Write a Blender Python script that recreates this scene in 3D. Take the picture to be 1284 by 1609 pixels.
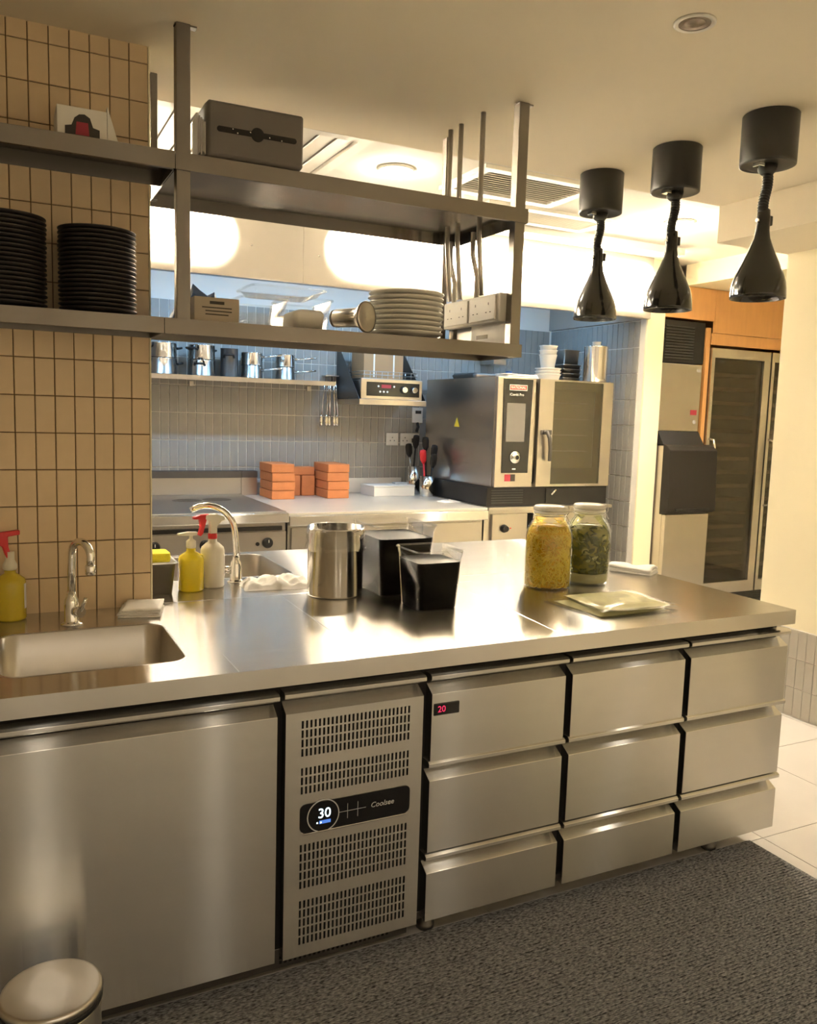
import bpy, bmesh, math, random
from mathutils import Vector, Matrix, noise
random.seed(7)
PI = math.pi
scene = bpy.context.scene
for o in list(bpy.data.objects): bpy.data.objects.remove(o)
C = scene.collection

# ------------------------------------------------------------------ camera
FPX, YAW, PITCH, ROLL = 1308.73, 0.4641, 0.1166, 0.0303
CAM = Vector((-1.0874, -1.9873, 1.5422))
fw = Vector((math.sin(YAW)*math.cos(PITCH), math.cos(YAW)*math.cos(PITCH), -math.sin(PITCH)))
rt = Vector((math.cos(YAW), -math.sin(YAW), 0)); up = rt.cross(fw)
rt, up = rt*math.cos(ROLL)+up*math.sin(ROLL), up*math.cos(ROLL)-rt*math.sin(ROLL)
cam = bpy.data.cameras.new('camera'); camo = bpy.data.objects.new('camera', cam); C.objects.link(camo)
cam.sensor_fit = 'HORIZONTAL'; cam.sensor_width = 36; cam.lens = 36*FPX/1284; cam.clip_start = .05
camo.matrix_world = Matrix(((rt.x, up.x, -fw.x, CAM.x), (rt.y, up.y, -fw.y, CAM.y), (rt.z, up.z, -fw.z, CAM.z), (0, 0, 0, 1)))
scene.camera = camo
# ------------------------------------------------------------------ world and exposure
w = bpy.data.worlds.new('world'); scene.world = w; w.use_nodes = True
w.node_tree.nodes['Background'].inputs[0].default_value = (1, .85, .65, 1)
w.node_tree.nodes['Background'].inputs[1].default_value = .02
vs = scene.view_settings
vs.view_transform = 'Standard'; vs.look = 'None'; vs.gamma = 1; vs.use_curve_mapping = False; vs.exposure = 0.0
scene.display_settings.display_device = 'sRGB'
scene.cycles.sample_clamp_indirect = 60
WARM = (1, .90, .74); KITCHEN = (1, .88, .70); COOL = (.30, .60, 1.0)
# lamp powers (watts); the lamps themselves are built with their fixtures
P_ROOM, P_WASH, P_KITCHEN, P_HOODWASH, P_UNDERHOOD, P_PASSAGE, P_DOME = 31, 31, 75, 215, 10, 28, 5

# ------------------------------------------------------------------ materials
def mat(name, col, rough=.5, metal=0., var=0., vscale=8., bump=0., bscale=60., stretch=None, spec=.5, aniso=0.,
        emit=0., ecol=None, coat=0., trans=0., sub=0., rvar=0.):
    m = bpy.data.materials.new(name); m.use_nodes = True
    nt = m.node_tree; b = nt.nodes['Principled BSDF']
    b.inputs['Base Color'].default_value = (*col, 1); b.inputs['Roughness'].default_value = rough
    b.inputs['Metallic'].default_value = metal; b.inputs['Specular IOR Level'].default_value = spec
    if coat: b.inputs['Coat Weight'].default_value = coat; b.inputs['Coat Roughness'].default_value = .1
    if trans: b.inputs['Transmission Weight'].default_value = trans
    if sub:
        b.inputs['Subsurface Weight'].default_value = sub; b.inputs['Subsurface Radius'].default_value = (.02, .02, .015)
    if emit:
        b.inputs['Emission Color'].default_value = (*(ecol or col), 1); b.inputs['Emission Strength'].default_value = emit
    if var or bump or rvar:
        tc = nt.nodes.new('ShaderNodeTexCoord'); mp = nt.nodes.new('ShaderNodeMapping')
        nt.links.new(tc.outputs['Object'], mp.inputs[0])
        if stretch: mp.inputs['Scale'].default_value = stretch
        if var or rvar:
            n = nt.nodes.new('ShaderNodeTexNoise'); n.inputs['Scale'].default_value = vscale; n.inputs['Detail'].default_value = 5
            nt.links.new(mp.outputs[0], n.inputs['Vector'])
        if var:
            mx = nt.nodes.new('ShaderNodeMix'); mx.data_type = 'RGBA'
            mx.inputs['A'].default_value = (*[c*(1-var) for c in col], 1); mx.inputs['B'].default_value = (*[min(1, c*(1+var)) for c in col], 1)
            nt.links.new(n.outputs['Fac'], mx.inputs['Factor']); nt.links.new(mx.outputs['Result'], b.inputs['Base Color'])
        if rvar:
            mr = nt.nodes.new('ShaderNodeMapRange'); mr.inputs['To Min'].default_value = max(.02, rough-rvar); mr.inputs['To Max'].default_value = rough+rvar
            nt.links.new(n.outputs['Fac'], mr.inputs['Value']); nt.links.new(mr.outputs[0], b.inputs['Roughness'])
        if bump:
            n2 = nt.nodes.new('ShaderNodeTexNoise'); n2.inputs['Scale'].default_value = bscale; n2.inputs['Detail'].default_value = 3
            nt.links.new(mp.outputs[0], n2.inputs['Vector'])
            bp = nt.nodes.new('ShaderNodeBump'); bp.inputs['Strength'].default_value = bump; bp.inputs['Distance'].default_value = .002
            nt.links.new(n2.outputs['Fac'], bp.inputs['Height']); nt.links.new(bp.outputs[0], b.inputs['Normal'])
    if aniso:
        tg = nt.nodes.new('ShaderNodeTangent'); tg.direction_type = 'UV_MAP'; tg.uv_map = 'UVMap'
        b.inputs['Anisotropic'].default_value = aniso; b.inputs['Anisotropic Rotation'].default_value = .25
        nt.links.new(tg.outputs[0], b.inputs['Tangent'])
    return m
def clear(name, tint=(1, 1, 1), rough=.03, base=.06, gain=.75):
    """thin glass or clear plastic: transparent with a Fresnel gloss"""
    m = bpy.data.materials.new(name); m.use_nodes = True; nt = m.node_tree
    nt.nodes.remove(nt.nodes['Principled BSDF']); out = nt.nodes['Material Output']
    t = nt.nodes.new('ShaderNodeBsdfTransparent'); t.inputs[0].default_value = (*tint, 1)
    g = nt.nodes.new('ShaderNodeBsdfGlossy'); g.inputs['Roughness'].default_value = rough; g.inputs[0].default_value = (1, 1, 1, 1)
    fr = nt.nodes.new('ShaderNodeFresnel'); fr.inputs[0].default_value = 1.5
    mr = nt.nodes.new('ShaderNodeMapRange'); mr.inputs['To Min'].default_value = base; mr.inputs['To Max'].default_value = gain
    mr.inputs['From Min'].default_value = .04
    mx = nt.nodes.new('ShaderNodeMixShader')
    nt.links.new(fr.outputs[0], mr.inputs['Value']); nt.links.new(mr.outputs[0], mx.inputs[0])
    nt.links.new(t.outputs[0], mx.inputs[1]); nt.links.new(g.outputs[0], mx.inputs[2]); nt.links.new(mx.outputs[0], out.inputs[0])
    return m
def brushed(name, col, r2, a, var=.05, vscale=3., stretch=(1, 12, 12)):
    """steel with a fine grain along u: sharp along the grain, wide across it"""
    m = bpy.data.materials.new(name); m.use_nodes = True; nt = m.node_tree
    nt.nodes.remove(nt.nodes['Principled BSDF']); out = nt.nodes['Material Output']
    g = nt.nodes.new('ShaderNodeBsdfAnisotropic'); g.distribution = 'MULTI_GGX'
    g.inputs['Roughness'].default_value = math.sqrt(r2); g.inputs['Anisotropy'].default_value = a
    tg = nt.nodes.new('ShaderNodeTangent'); tg.direction_type = 'UV_MAP'; tg.uv_map = 'UVMap'
    tc = nt.nodes.new('ShaderNodeTexCoord'); mp = nt.nodes.new('ShaderNodeMapping'); mp.inputs['Scale'].default_value = stretch
    n = nt.nodes.new('ShaderNodeTexNoise'); n.inputs['Scale'].default_value = vscale; n.inputs['Detail'].default_value = 5
    mx = nt.nodes.new('ShaderNodeMix'); mx.data_type = 'RGBA'
    mx.inputs['A'].default_value = (*[c*(1-var) for c in col], 1); mx.inputs['B'].default_value = (*[c*(1+var) for c in col], 1)
    nt.links.new(tc.outputs['Object'], mp.inputs[0]); nt.links.new(mp.outputs[0], n.inputs['Vector']); nt.links.new(n.outputs['Fac'], mx.inputs['Factor'])
    nt.links.new(mx.outputs['Result'], g.inputs['Color']); nt.links.new(tg.outputs[0], g.inputs['Tangent']); nt.links.new(g.outputs[0], out.inputs[0])
    return m
def emissive(name, col, s):
    return mat(name, col, .5, emit=s, ecol=col)
M = dict(
    steel=brushed('brushed_steel', (.66, .645, .62), .045, .80),
    top=brushed('worktop_steel', (.68, .66, .63), .038, .72, .06, 4, (1, 6, 1)),
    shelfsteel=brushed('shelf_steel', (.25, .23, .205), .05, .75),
    satin=mat('satin_steel', (.58, .55, .51), .3, 1, var=.04, vscale=6),
    polished=mat('polished_steel', (.68, .66, .63), .12, 1),
    chrome=mat('chrome', (.8, .79, .77), .06, 1),
    hood=mat('hood_steel', (.40, .375, .33), .5, 0., var=.03, vscale=2),
    darksteel=mat('dark_steel', (.16, .15, .14), .45, .9, var=.15, vscale=4),
    griddle=mat('griddle_steel', (.36, .35, .34), .42, 1, var=.2, vscale=5, rvar=.1),
    cream_tile=mat('cream_tile', (.74, .57, .36), .35, var=.06, vscale=14, spec=.4),
    cream_grout=mat('brown_grout', (.20, .12, .055), .9),
    grey_tile=mat('grey_tile', (.33, .315, .28), .32, var=.09, vscale=11, spec=.45),
    white_grout=mat('white_grout', (.80, .77, .70), .85),
    dado_tile=mat('dado_tile', (.42, .39, .33), .4, var=.08, vscale=9),
    floor_tile=mat('floor_tile', (.52, .49, .45), .5, var=.07, vscale=5, bump=.05, bscale=30),
    floor_grout=mat('floor_grout', (.42, .39, .35), .9),
    ceiling=mat('ceiling_paint', (.82, .74, .58), .9, var=.03, vscale=1.2),
    kceiling=mat('kitchen_ceiling', (.80, .77, .70), .85, var=.02, vscale=2),
    cream_paint=mat('cream_paint', (.94, .86, .62), .8, var=.03, vscale=1.5),
    room_paint=mat('room_paint', (.78, .71, .60), .85, var=.05, vscale=1.5),
    wood=mat('cabinet_wood', (.62, .33, .12), .5, var=.12, vscale=6, stretch=(6, 6, .7)),
    black=mat('black_plastic', (.015, .014, .0135), .4, var=.2, vscale=5, spec=.3),
    lamp=mat('lamp_enamel', (.012, .0115, .011), .16, coat=.5),
    lampcan=mat('lamp_canopy', (.030, .029, .028), .36),
    rubber=mat('black_rubber', (.02, .02, .02), .7),
    gap=mat('recess_black', (.012, .011, .010), .9),
    panelblack=mat('panel_black', (.012, .012, .013), .18),
    white=mat('white_plastic', (.80, .77, .70), .35, var=.02),
    paper=mat('white_paper', (.83, .80, .74), .8, var=.04, vscale=9),
    cloth=mat('white_cloth', (.86, .83, .78), .95, var=.05, vscale=40, bump=.5, bscale=260),
    plate=mat('white_plate', (.80, .77, .70), .18),
    black_plate=mat('black_plate', (.035, .030, .029), .32, var=.15, vscale=20),
    brick=mat('orange_brick', (.60, .215, .075), .8, var=.14, vscale=18, bump=.35, bscale=120),
    red=mat('red_plastic', (.62, .02, .025), .35),
    yellow=mat('yellow_liquid', (.86, .68, .02), .22, sub=.15, coat=.3),
    amber=mat('amber_liquid', (.62, .48, .03), .22, sub=.15, coat=.3),
    milky=mat('milky_bottle', (.82, .78, .66), .35, sub=.2),
    sponge=mat('sponge_yellow', (.85, .75, .05), .9, var=.1, vscale=60, bump=.6, bscale=200),
    grille_dark=mat('grille_dark', (.03, .03, .03), .6), ventgrey=mat('vent_grey', (.45, .42, .36), .8), rackwood=mat('rack_front', (.75, .64, .50), .5), cavity=mat('oven_cavity', (.34, .31, .20), .5),
    card=mat('brown_card', (.42, .25, .12), .85, var=.06, vscale=12),
    darkfood=mat('dark_liquid', (.004, .0035, .004), .4, spec=.05),
    shred=mat('pickled_shreds', (.95, .66, .06), .3, var=.25, vscale=30),
    shredcore=mat('pickle_brine', (.74, .45, .02), .25),
    slices=mat('cucumber_slices', (.115, .125, .018), .35, var=.6, vscale=25),
    slicecore=mat('cucumber_brine', (.26, .25, .05), .25, var=.2, vscale=30),
    slicepale=mat('cucumber_pale', (.46, .45, .16), .35),
    lees=mat('pale_brine', (.62, .58, .32), .3),
    packfood=mat('packed_food', (.97, .87, .50), .5, var=.2, vscale=28, bump=.5, bscale=60),
    mat_=None,
    glass=clear('clear_glass', (.98, .99, .97), .02, .05, .7),
    fridgeglass=clear('cooler_glass', (.55, .52, .47), .03, .015, .8),
    ovenglass=clear('oven_glass', (.62, .60, .52), .04, .10, .8),
    plastic=clear('clear_plastic', (.97, .96, .94), .06, .012, .5),
    film=clear('plastic_film', (.985, .985, .975), .10, .05, .45),
    blue=mat('blue_wrap', (.05, .12, .30), .5, var=.2),
    screen=mat('grey_screen', (.16, .15, .135), .12),
    ebulb=emissive('lamp_glow', (1, .86, .62), 30),
    ecool=emissive('cool_glow', (.6, .8, 1), 14),
    edigit=emissive('display_digits', (.72, .92, 1), 2.6),
    eblue=emissive('display_blue', (.08, .22, .75), .8),
    ered=emissive('display_red', (.75, .03, .12), .9),
    edim=mat('off_reflector', (.5, .42, .36), .2, .9),
    ink=mat('ink', (.04, .035, .03), .7),
    inkred=mat('ink_red', (.35, .03, .05), .6),
    silverink=mat('silver_ink', (.55, .55, .55), .4),
    brandred=mat('brand_red', (.62, .05, .04), .4),
    yellowsign=mat('sign_yellow', (.8, .6, .05), .5),
    cord=mat('black_cord', (.018, .017, .016), .5),
    brass=mat('label_dark', (.14, .10, .04), .5),
)
def mat_carpet():
    m = mat('ribbed_mat', (.075, .073, .072), .95)
    nt = m.node_tree; b = nt.nodes['Principled BSDF']
    tc = nt.nodes.new('ShaderNodeTexCoord')
    n = nt.nodes.new('ShaderNodeTexNoise'); n.inputs['Scale'].default_value = 160; n.inputs['Detail'].default_value = 4
    mp = nt.nodes.new('ShaderNodeMapping'); mp.inputs['Scale'].default_value = (.5, 1.6, 1)
    nt.links.new(tc.outputs['Object'], mp.inputs[0]); nt.links.new(mp.outputs[0], n.inputs['Vector'])
    cr = nt.nodes.new('ShaderNodeValToRGB'); cr.color_ramp.elements[0].color = (.022, .022, .023, 1); cr.color_ramp.elements[1].color = (.34, .33, .32, 1)
    cr.color_ramp.elements[0].position = .34; cr.color_ramp.elements[1].position = .72
    nt.links.new(n.outputs['Fac'], cr.inputs[0]); nt.links.new(cr.outputs[0], b.inputs['Base Color'])
    bp = nt.nodes.new('ShaderNodeBump'); bp.inputs['Strength'].default_value = .6; bp.inputs['Distance'].default_value = .003
    nt.links.new(n.outputs['Fac'], bp.inputs['Height']); nt.links.new(bp.outputs[0], b.inputs['Normal'])
    return m
M['mat_'] = mat_carpet()

# ------------------------------------------------------------------ mesh helpers
class MB:
    def __init__(s): s.v = []; s.f = []; s.sm = []
    def add(s, vs, fs, smooth=False):
        k = len(s.v); s.v += [tuple(q) for q in vs]
        for f in fs: s.f.append([i+k for i in f]); s.sm.append(smooth)
        return s
    def box(s, x0, x1, y0, y1, z0, z1):
        return s.add([(x0, y0, z0), (x1, y0, z0), (x1, y1, z0), (x0, y1, z0), (x0, y0, z1), (x1, y0, z1), (x1, y1, z1), (x0, y1, z1)],
                     [(0, 3, 2, 1), (4, 5, 6, 7), (0, 1, 5, 4), (1, 2, 6, 5), (2, 3, 7, 6), (3, 0, 4, 7)])
    def prism(s, poly, a, b, axis='x', smooth=False):
        """poly in the plane across axis, extruded from a to b"""
        def P(p, t): return {'x': (t, p[0], p[1]), 'y': (p[0], t, p[1]), 'z': (p[0], p[1], t)}[axis]
        n = len(poly); vs = [P(p, a) for p in poly]+[P(p, b) for p in poly]
        fs = [(i, (i+1) % n, n+(i+1) % n, n+i) for i in range(n)]
        k = len(s.v); s.v += vs
        for f in fs: s.f.append([i+k for i in f]); s.sm.append(smooth)
        s.f.append([k+i for i in reversed(range(n))]); s.sm.append(False)
        s.f.append([k+n+i for i in range(n)]); s.sm.append(False)
        return s
    def loft(s, secs, cap0=True, cap1=True, smooth=True):
        """secs: list of equal-length loops of 3D points"""
        n = len(secs[0]); k = len(s.v)
        for q in secs: s.v += [tuple(p) for p in q]
        for j in range(len(secs)-1):
            for i in range(n):
                a = k+j*n+i; b = k+j*n+(i+1) % n
                s.f.append([a, b, b+n, a+n]); s.sm.append(smooth)
        if cap0: s.f.append([k+i for i in reversed(range(n))]); s.sm.append(False)
        if cap1: s.f.append([k+(len(secs)-1)*n+i for i in range(n)]); s.sm.append(False)
        return s
    def lathe(s, prof, seg=32, c=(0, 0, 0), axis='z', cap0=True, cap1=True, smooth=True):
        secs = []
        for r, h in prof:
            L = []
            for i in range(seg):
                a = 2*PI*i/seg; x, y = r*math.cos(a), r*math.sin(a)
                p = {'z': (x, y, h), 'y': (x, h, -y), 'x': (h, x, y)}[axis]
                L.append((p[0]+c[0], p[1]+c[1], p[2]+c[2]))
            secs.append(L)
        return s.loft(secs, cap0, cap1, smooth)
    def cyl(s, c, r, h, axis='z', seg=24): return s.lathe([(r, 0), (r, h)], seg, c, axis)
    def tube(s, pts, r, seg=10, rs=None):
        pts = [Vector(p) for p in pts]; n = len(pts); secs = []
        t = (pts[1]-pts[0]).normalized(); u = t.orthogonal().normalized()
        for i in range(n):
            t2 = (pts[min(i+1, n-1)]-pts[max(i-1, 0)]).normalized()
            u = (u-t2*u.dot(t2)).normalized(); vv = t2.cross(u)
            rr = rs[i] if rs else r
            secs.append([pts[i]+(u*math.cos(2*PI*k/seg)+vv*math.sin(2*PI*k/seg))*rr for k in range(seg)])
        return s.loft(secs)
    def build(s, name, m, parent=None, loc=None, bevel=0, seg=2, rz=0):
        me = bpy.data.meshes.new(name); me.from_pydata(s.v, [], s.f)
        me.polygons.foreach_set('use_smooth', s.sm)
        uv = me.uv_layers.new(name='UVMap')
        for p in me.polygons:
            a = max(range(3), key=lambda i: abs(p.normal[i]))
            for li in p.loop_indices:
                c = me.vertices[me.loops[li].vertex_index].co
                uv.data[li].uv = ((c.y, c.z), (c.x, c.z), (c.x, c.y))[a]
        me.materials.append(M[m] if isinstance(m, str) else m); me.update()
        o = bpy.data.objects.new(name, me); C.objects.link(o)
        if parent: o.parent = parent
        if loc: o.location = loc
        if rz: o.rotation_euler = (0, 0, rz)
        if bevel:
            b = o.modifiers.new('bevel', 'BEVEL'); b.width = bevel; b.segments = seg; b.limit_method = 'ANGLE'; b.angle_limit = .6
        return o
def bx(name, m, x0, x1, y0, y1, z0, z1, parent=None, bevel=0):
    return MB().box(x0, x1, y0, y1, z0, z1).build(name, m, parent, bevel=bevel)
def thing(name, label, cat, loc=(0, 0, 0), rz=0, group=None):
    o = bpy.data.objects.new(name, None); C.objects.link(o); o.empty_display_size = .05
    o.location = loc; o.rotation_euler = (0, 0, rz)
    return tag(o, label, cat, group)
def tag(o, label, cat, group=None):
    o['label'] = label; o['category'] = cat
    if group: o['group'] = group
    return o
def struct(o, label=None):
    o['kind'] = 'structure'
    if label: o['label'] = label
    return o
def copy_tree(o, parent=None):
    c = o.copy(); C.objects.link(c); c.parent = parent
    for ch in list(o.children): copy_tree(ch, c)
    return c
ORD = ['lowest', 'second', 'third', 'fourth', 'fifth', 'sixth', 'seventh', 'eighth', 'ninth', 'tenth', 'eleventh', 'twelfth', 'thirteenth', 'fourteenth', 'fifteenth', 'sixteenth', 'seventeenth', 'eighteenth', 'nineteenth', 'twentieth']
def nth(k, n): return 'topmost' if k == n-1 else (ORD[k] if k == 0 else ORD[k]+' from the bottom')
def rrect(w, d, r, n=5, cx=0, cy=0, z=0):
    L = []
    for sx, sy, a0 in ((1, 1, 0), (-1, 1, PI/2), (-1, -1, PI), (1, -1, 1.5*PI)):
        for k in range(n+1):
            a = a0+PI/2*k/n
            L.append((cx+sx*(w/2-r)+r*math.cos(a), cy+sy*(d/2-r)+r*math.sin(a), z))
    return L
def text(s, size, m, parent, loc, rot=(PI/2, 0, 0), name='lettering', ext=.0004, align='CENTER', shear=0):
    cu = bpy.data.curves.new('t', 'FONT'); cu.body = s; cu.size = size; cu.extrude = ext; cu.align_x = align; cu.align_y = 'CENTER'; cu.shear = shear
    cu.resolution_u = 3
    t = bpy.data.objects.new('t', cu); C.objects.link(t)
    bpy.context.view_layer.update()
    me = bpy.data.meshes.new_from_object(t.evaluated_get(bpy.context.evaluated_depsgraph_get()))
    bpy.data.objects.remove(t)
    me.materials.clear(); me.materials.append(M[m])
    o = bpy.data.objects.new(name, me); C.objects.link(o); o.parent = parent; o.location = loc; o.rotation_euler = rot
    return o
def light(kind, name, loc, power, col, parent=None, size=.04, rot=(0, 0, 0), spot=None, blend=.3):
    l = bpy.data.lights.new(name, kind); l.energy = power; l.color = col
    if kind == 'AREA': l.shape = 'DISK'; l.size = size
    else: l.shadow_soft_size = size
    if spot: l.spot_size = spot; l.spot_blend = blend
    o = bpy.data.objects.new(name, l); C.objects.link(o); o.location = loc; o.rotation_euler = rot
    if parent: o.parent = parent
    return o
def aim(d):
    return Vector(d).normalized().to_track_quat('-Z', 'Y').to_euler()

# ================================================================== SETTING
ZC, ZK = 2.622, 2.76        # ceiling over the island, ceiling of the kitchen
YW = .764                   # tiled wall behind the sink
# floor with 0.6 m tiles
fl = struct(bx('floor', 'floor_grout', -2.2, 6.0, -3.8, 4.4, -.08, -.004))
tile = None
for i in range(-6, 8):
    for j in range(-6, 8):
        x0 = 1.47+.6*i; y0 = .06+.6*j
        if x0 < -2.19 or x0+.6 > 6.0 or y0 < -3.6 or y0 > 4.4: continue
        if tile is None:
            tile = MB().box(.0015, .5985, .0015, .5985, -.02, 0).build('floor_tile', 'floor_tile', fl); t = tile
        else:
            t = tile.copy(); C.objects.link(t)
        t.location = (x0, y0, 0)
struct(bx('ceiling', 'ceiling', -2.2, 2.85, -3.8, 1.2, ZC, 2.95), 'low beige painted ceiling over the island')
struct(bx('trim_1', 'ceiling', 2.196, 2.85, -3.8, 1.2, 2.444, ZC-.0005), 'dropped beige soffit beside the right wall')
struct(bx('trim_2', 'kceiling', -2.2, 6.0, 1.2, 4.4, ZK, 2.95), 'bright white ceiling of the kitchen')
struct(bx('trim_3', 'cream_paint', 3.77, 6.0, 1.2, 3.02, 2.60, ZK-.0005), 'boxed-in bulkhead above the wine cooler')
# walls that close the room behind the camera and at the far ends
struct(bx('wall_rear', 'room_paint', -2.2, 2.85, -3.95, -3.8, 0, 2.95))
struct(bx('wall_west', 'room_paint', -2.35, -2.2, -3.95, 4.4, 0, 2.95))
struct(bx('wall_east', 'cream_paint', 6.0, 6.15, 1.0, 4.5, 0, 2.95))
struct(bx('wall_passage', 'cream_paint', 3.55, 6.0, 3.85, 4.4, 0, ZK))
struct(bx('wall_corridor', 'cream_paint', 2.851, 6.0, .85, 1.0, 0, 2.95))
wr = struct(bx('wall_right', 'cream_paint', 2.70, 2.85, -3.8, 1.19, 0, 2.444))
def tile_wall(parent, m, n0, n1, pitch_u, r0, r1, pitch_v, z0, place, th=.006, gap=.0018, name='wall_tile'):
    first = None
    for i in range(n0, n1):
        for j in range(r0, r1):
            if first is None:
                g = gap
                first = MB().box(g/2, pitch_u-g/2, 0, th, g/2, pitch_v-g/2)
                b = .0012
                first = MB().loft([[(g/2, th, g/2), (pitch_u-g/2, th, g/2), (pitch_u-g/2, th, pitch_v-g/2), (g/2, th, pitch_v-g/2)],
                                   [(g/2, b, g/2), (pitch_u-g/2, b, g/2), (pitch_u-g/2, b, pitch_v-g/2), (g/2, b, pitch_v-g/2)],
                                   [(g/2+b, 0, g/2+b), (pitch_u-g/2-b, 0, g/2+b), (pitch_u-g/2-b, 0, pitch_v-g/2-b), (g/2+b, 0, pitch_v-g/2-b)]],
                                  False, True, False).build(name, m, parent)
                t = first
            else:
                t = first.copy(); C.objects.link(t)
            t.location, t.rotation_euler = place(i*pitch_u, z0+j*pitch_v)
# dado of narrow tiles on the right wall (facing -X)
tile_wall(wr, 'dado_tile', -4, 42, .053, 0, 3, .156, .004, lambda u, z: ((2.695, .98-u, z), (0, 0, -PI/2)), .0045)
bx('dado_grout', 'white_grout', 2.6995, 2.7003, -1.2, 1.19, 0, .474, wr)
# tiled wall behind the sink
wl = struct(bx('wall_left', 'cream_grout', -2.2, -.6385, YW+.006, YW+.13, 0, ZC))
tile_wall(wl, 'cream_tile', -18, 0, .0556, -1, 15, .1117, 1.007, lambda u, z: ((-.6385+u, YW, z), (0, 0, 0)), gap=.0028)
wl2 = MB()
for k in range(10): wl2.box(-1.6396-.15*(k+1)+.002, -1.6396-.15*k, YW+.0005, YW+.006, .9, ZC)
wl2.build('wall_tile_rest', 'cream_tile', wl)['kind'] = 'stuff'
bx('wall_end_bead', 'cream_paint', -.6385, -.634, YW, YW+.13, .9, ZC, wl)
# kitchen back wall
wb = struct(bx('wall_back', 'white_grout', -2.2, 3.55, 4.226, 4.4, 0, ZK))
NC = 40
tile_wall(wb, 'grey_tile', 0, NC, .0637, 0, 7, .2, .908, lambda u, z: ((-.196+u, 4.22, z), (0, 0, 0)), gap=.0062)
rest = MB()
for j in range(7):
    z = .908+.2*j
    for k in list(range(-14, 0))+list(range(NC, 56)):
        x = -.196+.0637*k; rest.box(x+.0022, x+.0615, 4.2202, 4.226, z+.0022, z+.1978)
rest.build('wall_tile_rest', 'grey_tile', wb)['kind'] = 'stuff'
# kitchen side wall with its cream end
wk = struct(bx('wall_side', 'white_grout', 3.387, 3.55, 3.0, 4.226, 0, ZK))
tile_wall(wk, 'grey_tile', 0, 18, .0637, 0, 12, .2, .108, lambda u, z: ((3.381, 4.21-u, z), (0, 0, -PI/2)), gap=.0062)
bx('wall_end', 'cream_paint', 3.380, 3.551, 2.985, 3.0, 0, ZK, wk)

# ================================================================== LAMPS OF THE PLACE AND ADDED ONES
def downlight(loc, label, on=True, power=0, col=WARM, r=.055, spot=2.3, blend=.6, glow='ebulb', tilt=(0, 0, -1), lsize=.04, group='recessed ceiling downlights'):
    t = thing('recessed_downlight', label, 'downlight', loc, 0, group)
    MB().lathe([(r*.86, -.0005), (r*1.12, -.0005), (r*1.12, -.004), (r, -.007), (r*.86, -.004)], 32, cap0=False, cap1=False).build('trim_ring', 'white', t)
    MB().lathe([(r*.88, -.003), (r*.80, -.0025), (r*.55, -.0015), (r*.5, -.0012)], 32, cap0=False, cap1=False).build('reflector', 'edim', t)
    MB().lathe([(r*.55, -.0022), (r*.3, -.003), (.001, -.0034)], 24, cap0=False).build('lamp_face', glow if on else 'edim', t)
    if on: light('SPOT', 'bulb', (0, 0, -.02), power, col, t, lsize, aim(tilt), spot, blend)
    return t
downlight((.648, -.168, ZC), 'unlit chrome downlight in the ceiling above the drawers', False, r=.05)
for (x, y, ww) in ((-.90, -2.3, 'nearest the left wall'), (.05, -2.3, 'in the middle of the row'), (1.65, -2.3, 'towards the right')):
    downlight((x, y, ZC), 'lit downlight in the ceiling over the mat, '+ww, True, P_ROOM*.8, lsize=.025)
for (x, ww) in ((-1.5, 'first'), (-.2, 'second'), (1.1, 'third'), (2.0, 'fourth')):  # added lamps: the rear wall they light brightens the steel drawer fronts
    downlight((x, -3.15, ZC), ww+' added downlight washing the wall behind the viewer', True, P_ROOM*1.6, spot=2.0, tilt=(0, -.45, -1))
downlight((2.45, -1.10, 2.444), 'lit downlight in the dropped soffit, front one', True, P_WASH, spot=2.2, blend=1)
downlight((2.45, -2.6, 2.444), 'added lit downlight in the dropped soffit, hindmost one', True, P_WASH, spot=2.2, blend=1)  # added to brighten the wall that the right drawers reflect
downlight((2.40, .45, 2.444), 'lit downlight in the dropped soffit, rear one', True, P_WASH*.8, spot=2.0, blend=1)
def dome_light(x, y, label, k=1.):
    """opal surface-mounted ceiling lamp that also lights the ceiling around it"""
    t = thing('dome_light', label, 'light', (x, y, ZK), 0, 'opal dome lights on the kitchen ceiling')
    MB().lathe([(.088, -.0005), (.092, -.004), (.092, -.012), (.082, -.014)], 36, cap0=False).build('base_ring', 'white', t)
    MB().lathe([(.080, -.0145), (.079, -.022), (.066, -.034), (.04, -.042), (.001, -.045)], 36, cap0=False, cap1=False).build('opal_dome', 'ebulb', t)
    light('POINT', 'bulb', (0, 0, -.085), P_DOME*k, KITCHEN, t, .035)
    light('SPOT', 'down_bulb', (0, 0, -.06), P_KITCHEN*k, KITCHEN, t, .05, (0, 0, 0), 2.3, .8)
dome_light(.75, 1.935, 'round bright dome light in the kitchen ceiling beyond the hanging shelf')
dome_light(2.70, 2.0, 'round bright dome light in the kitchen ceiling near the passage', 3.2)
dome_light(-.55, 1.85, 'round bright dome light in the kitchen ceiling behind the tiled wall')
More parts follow.
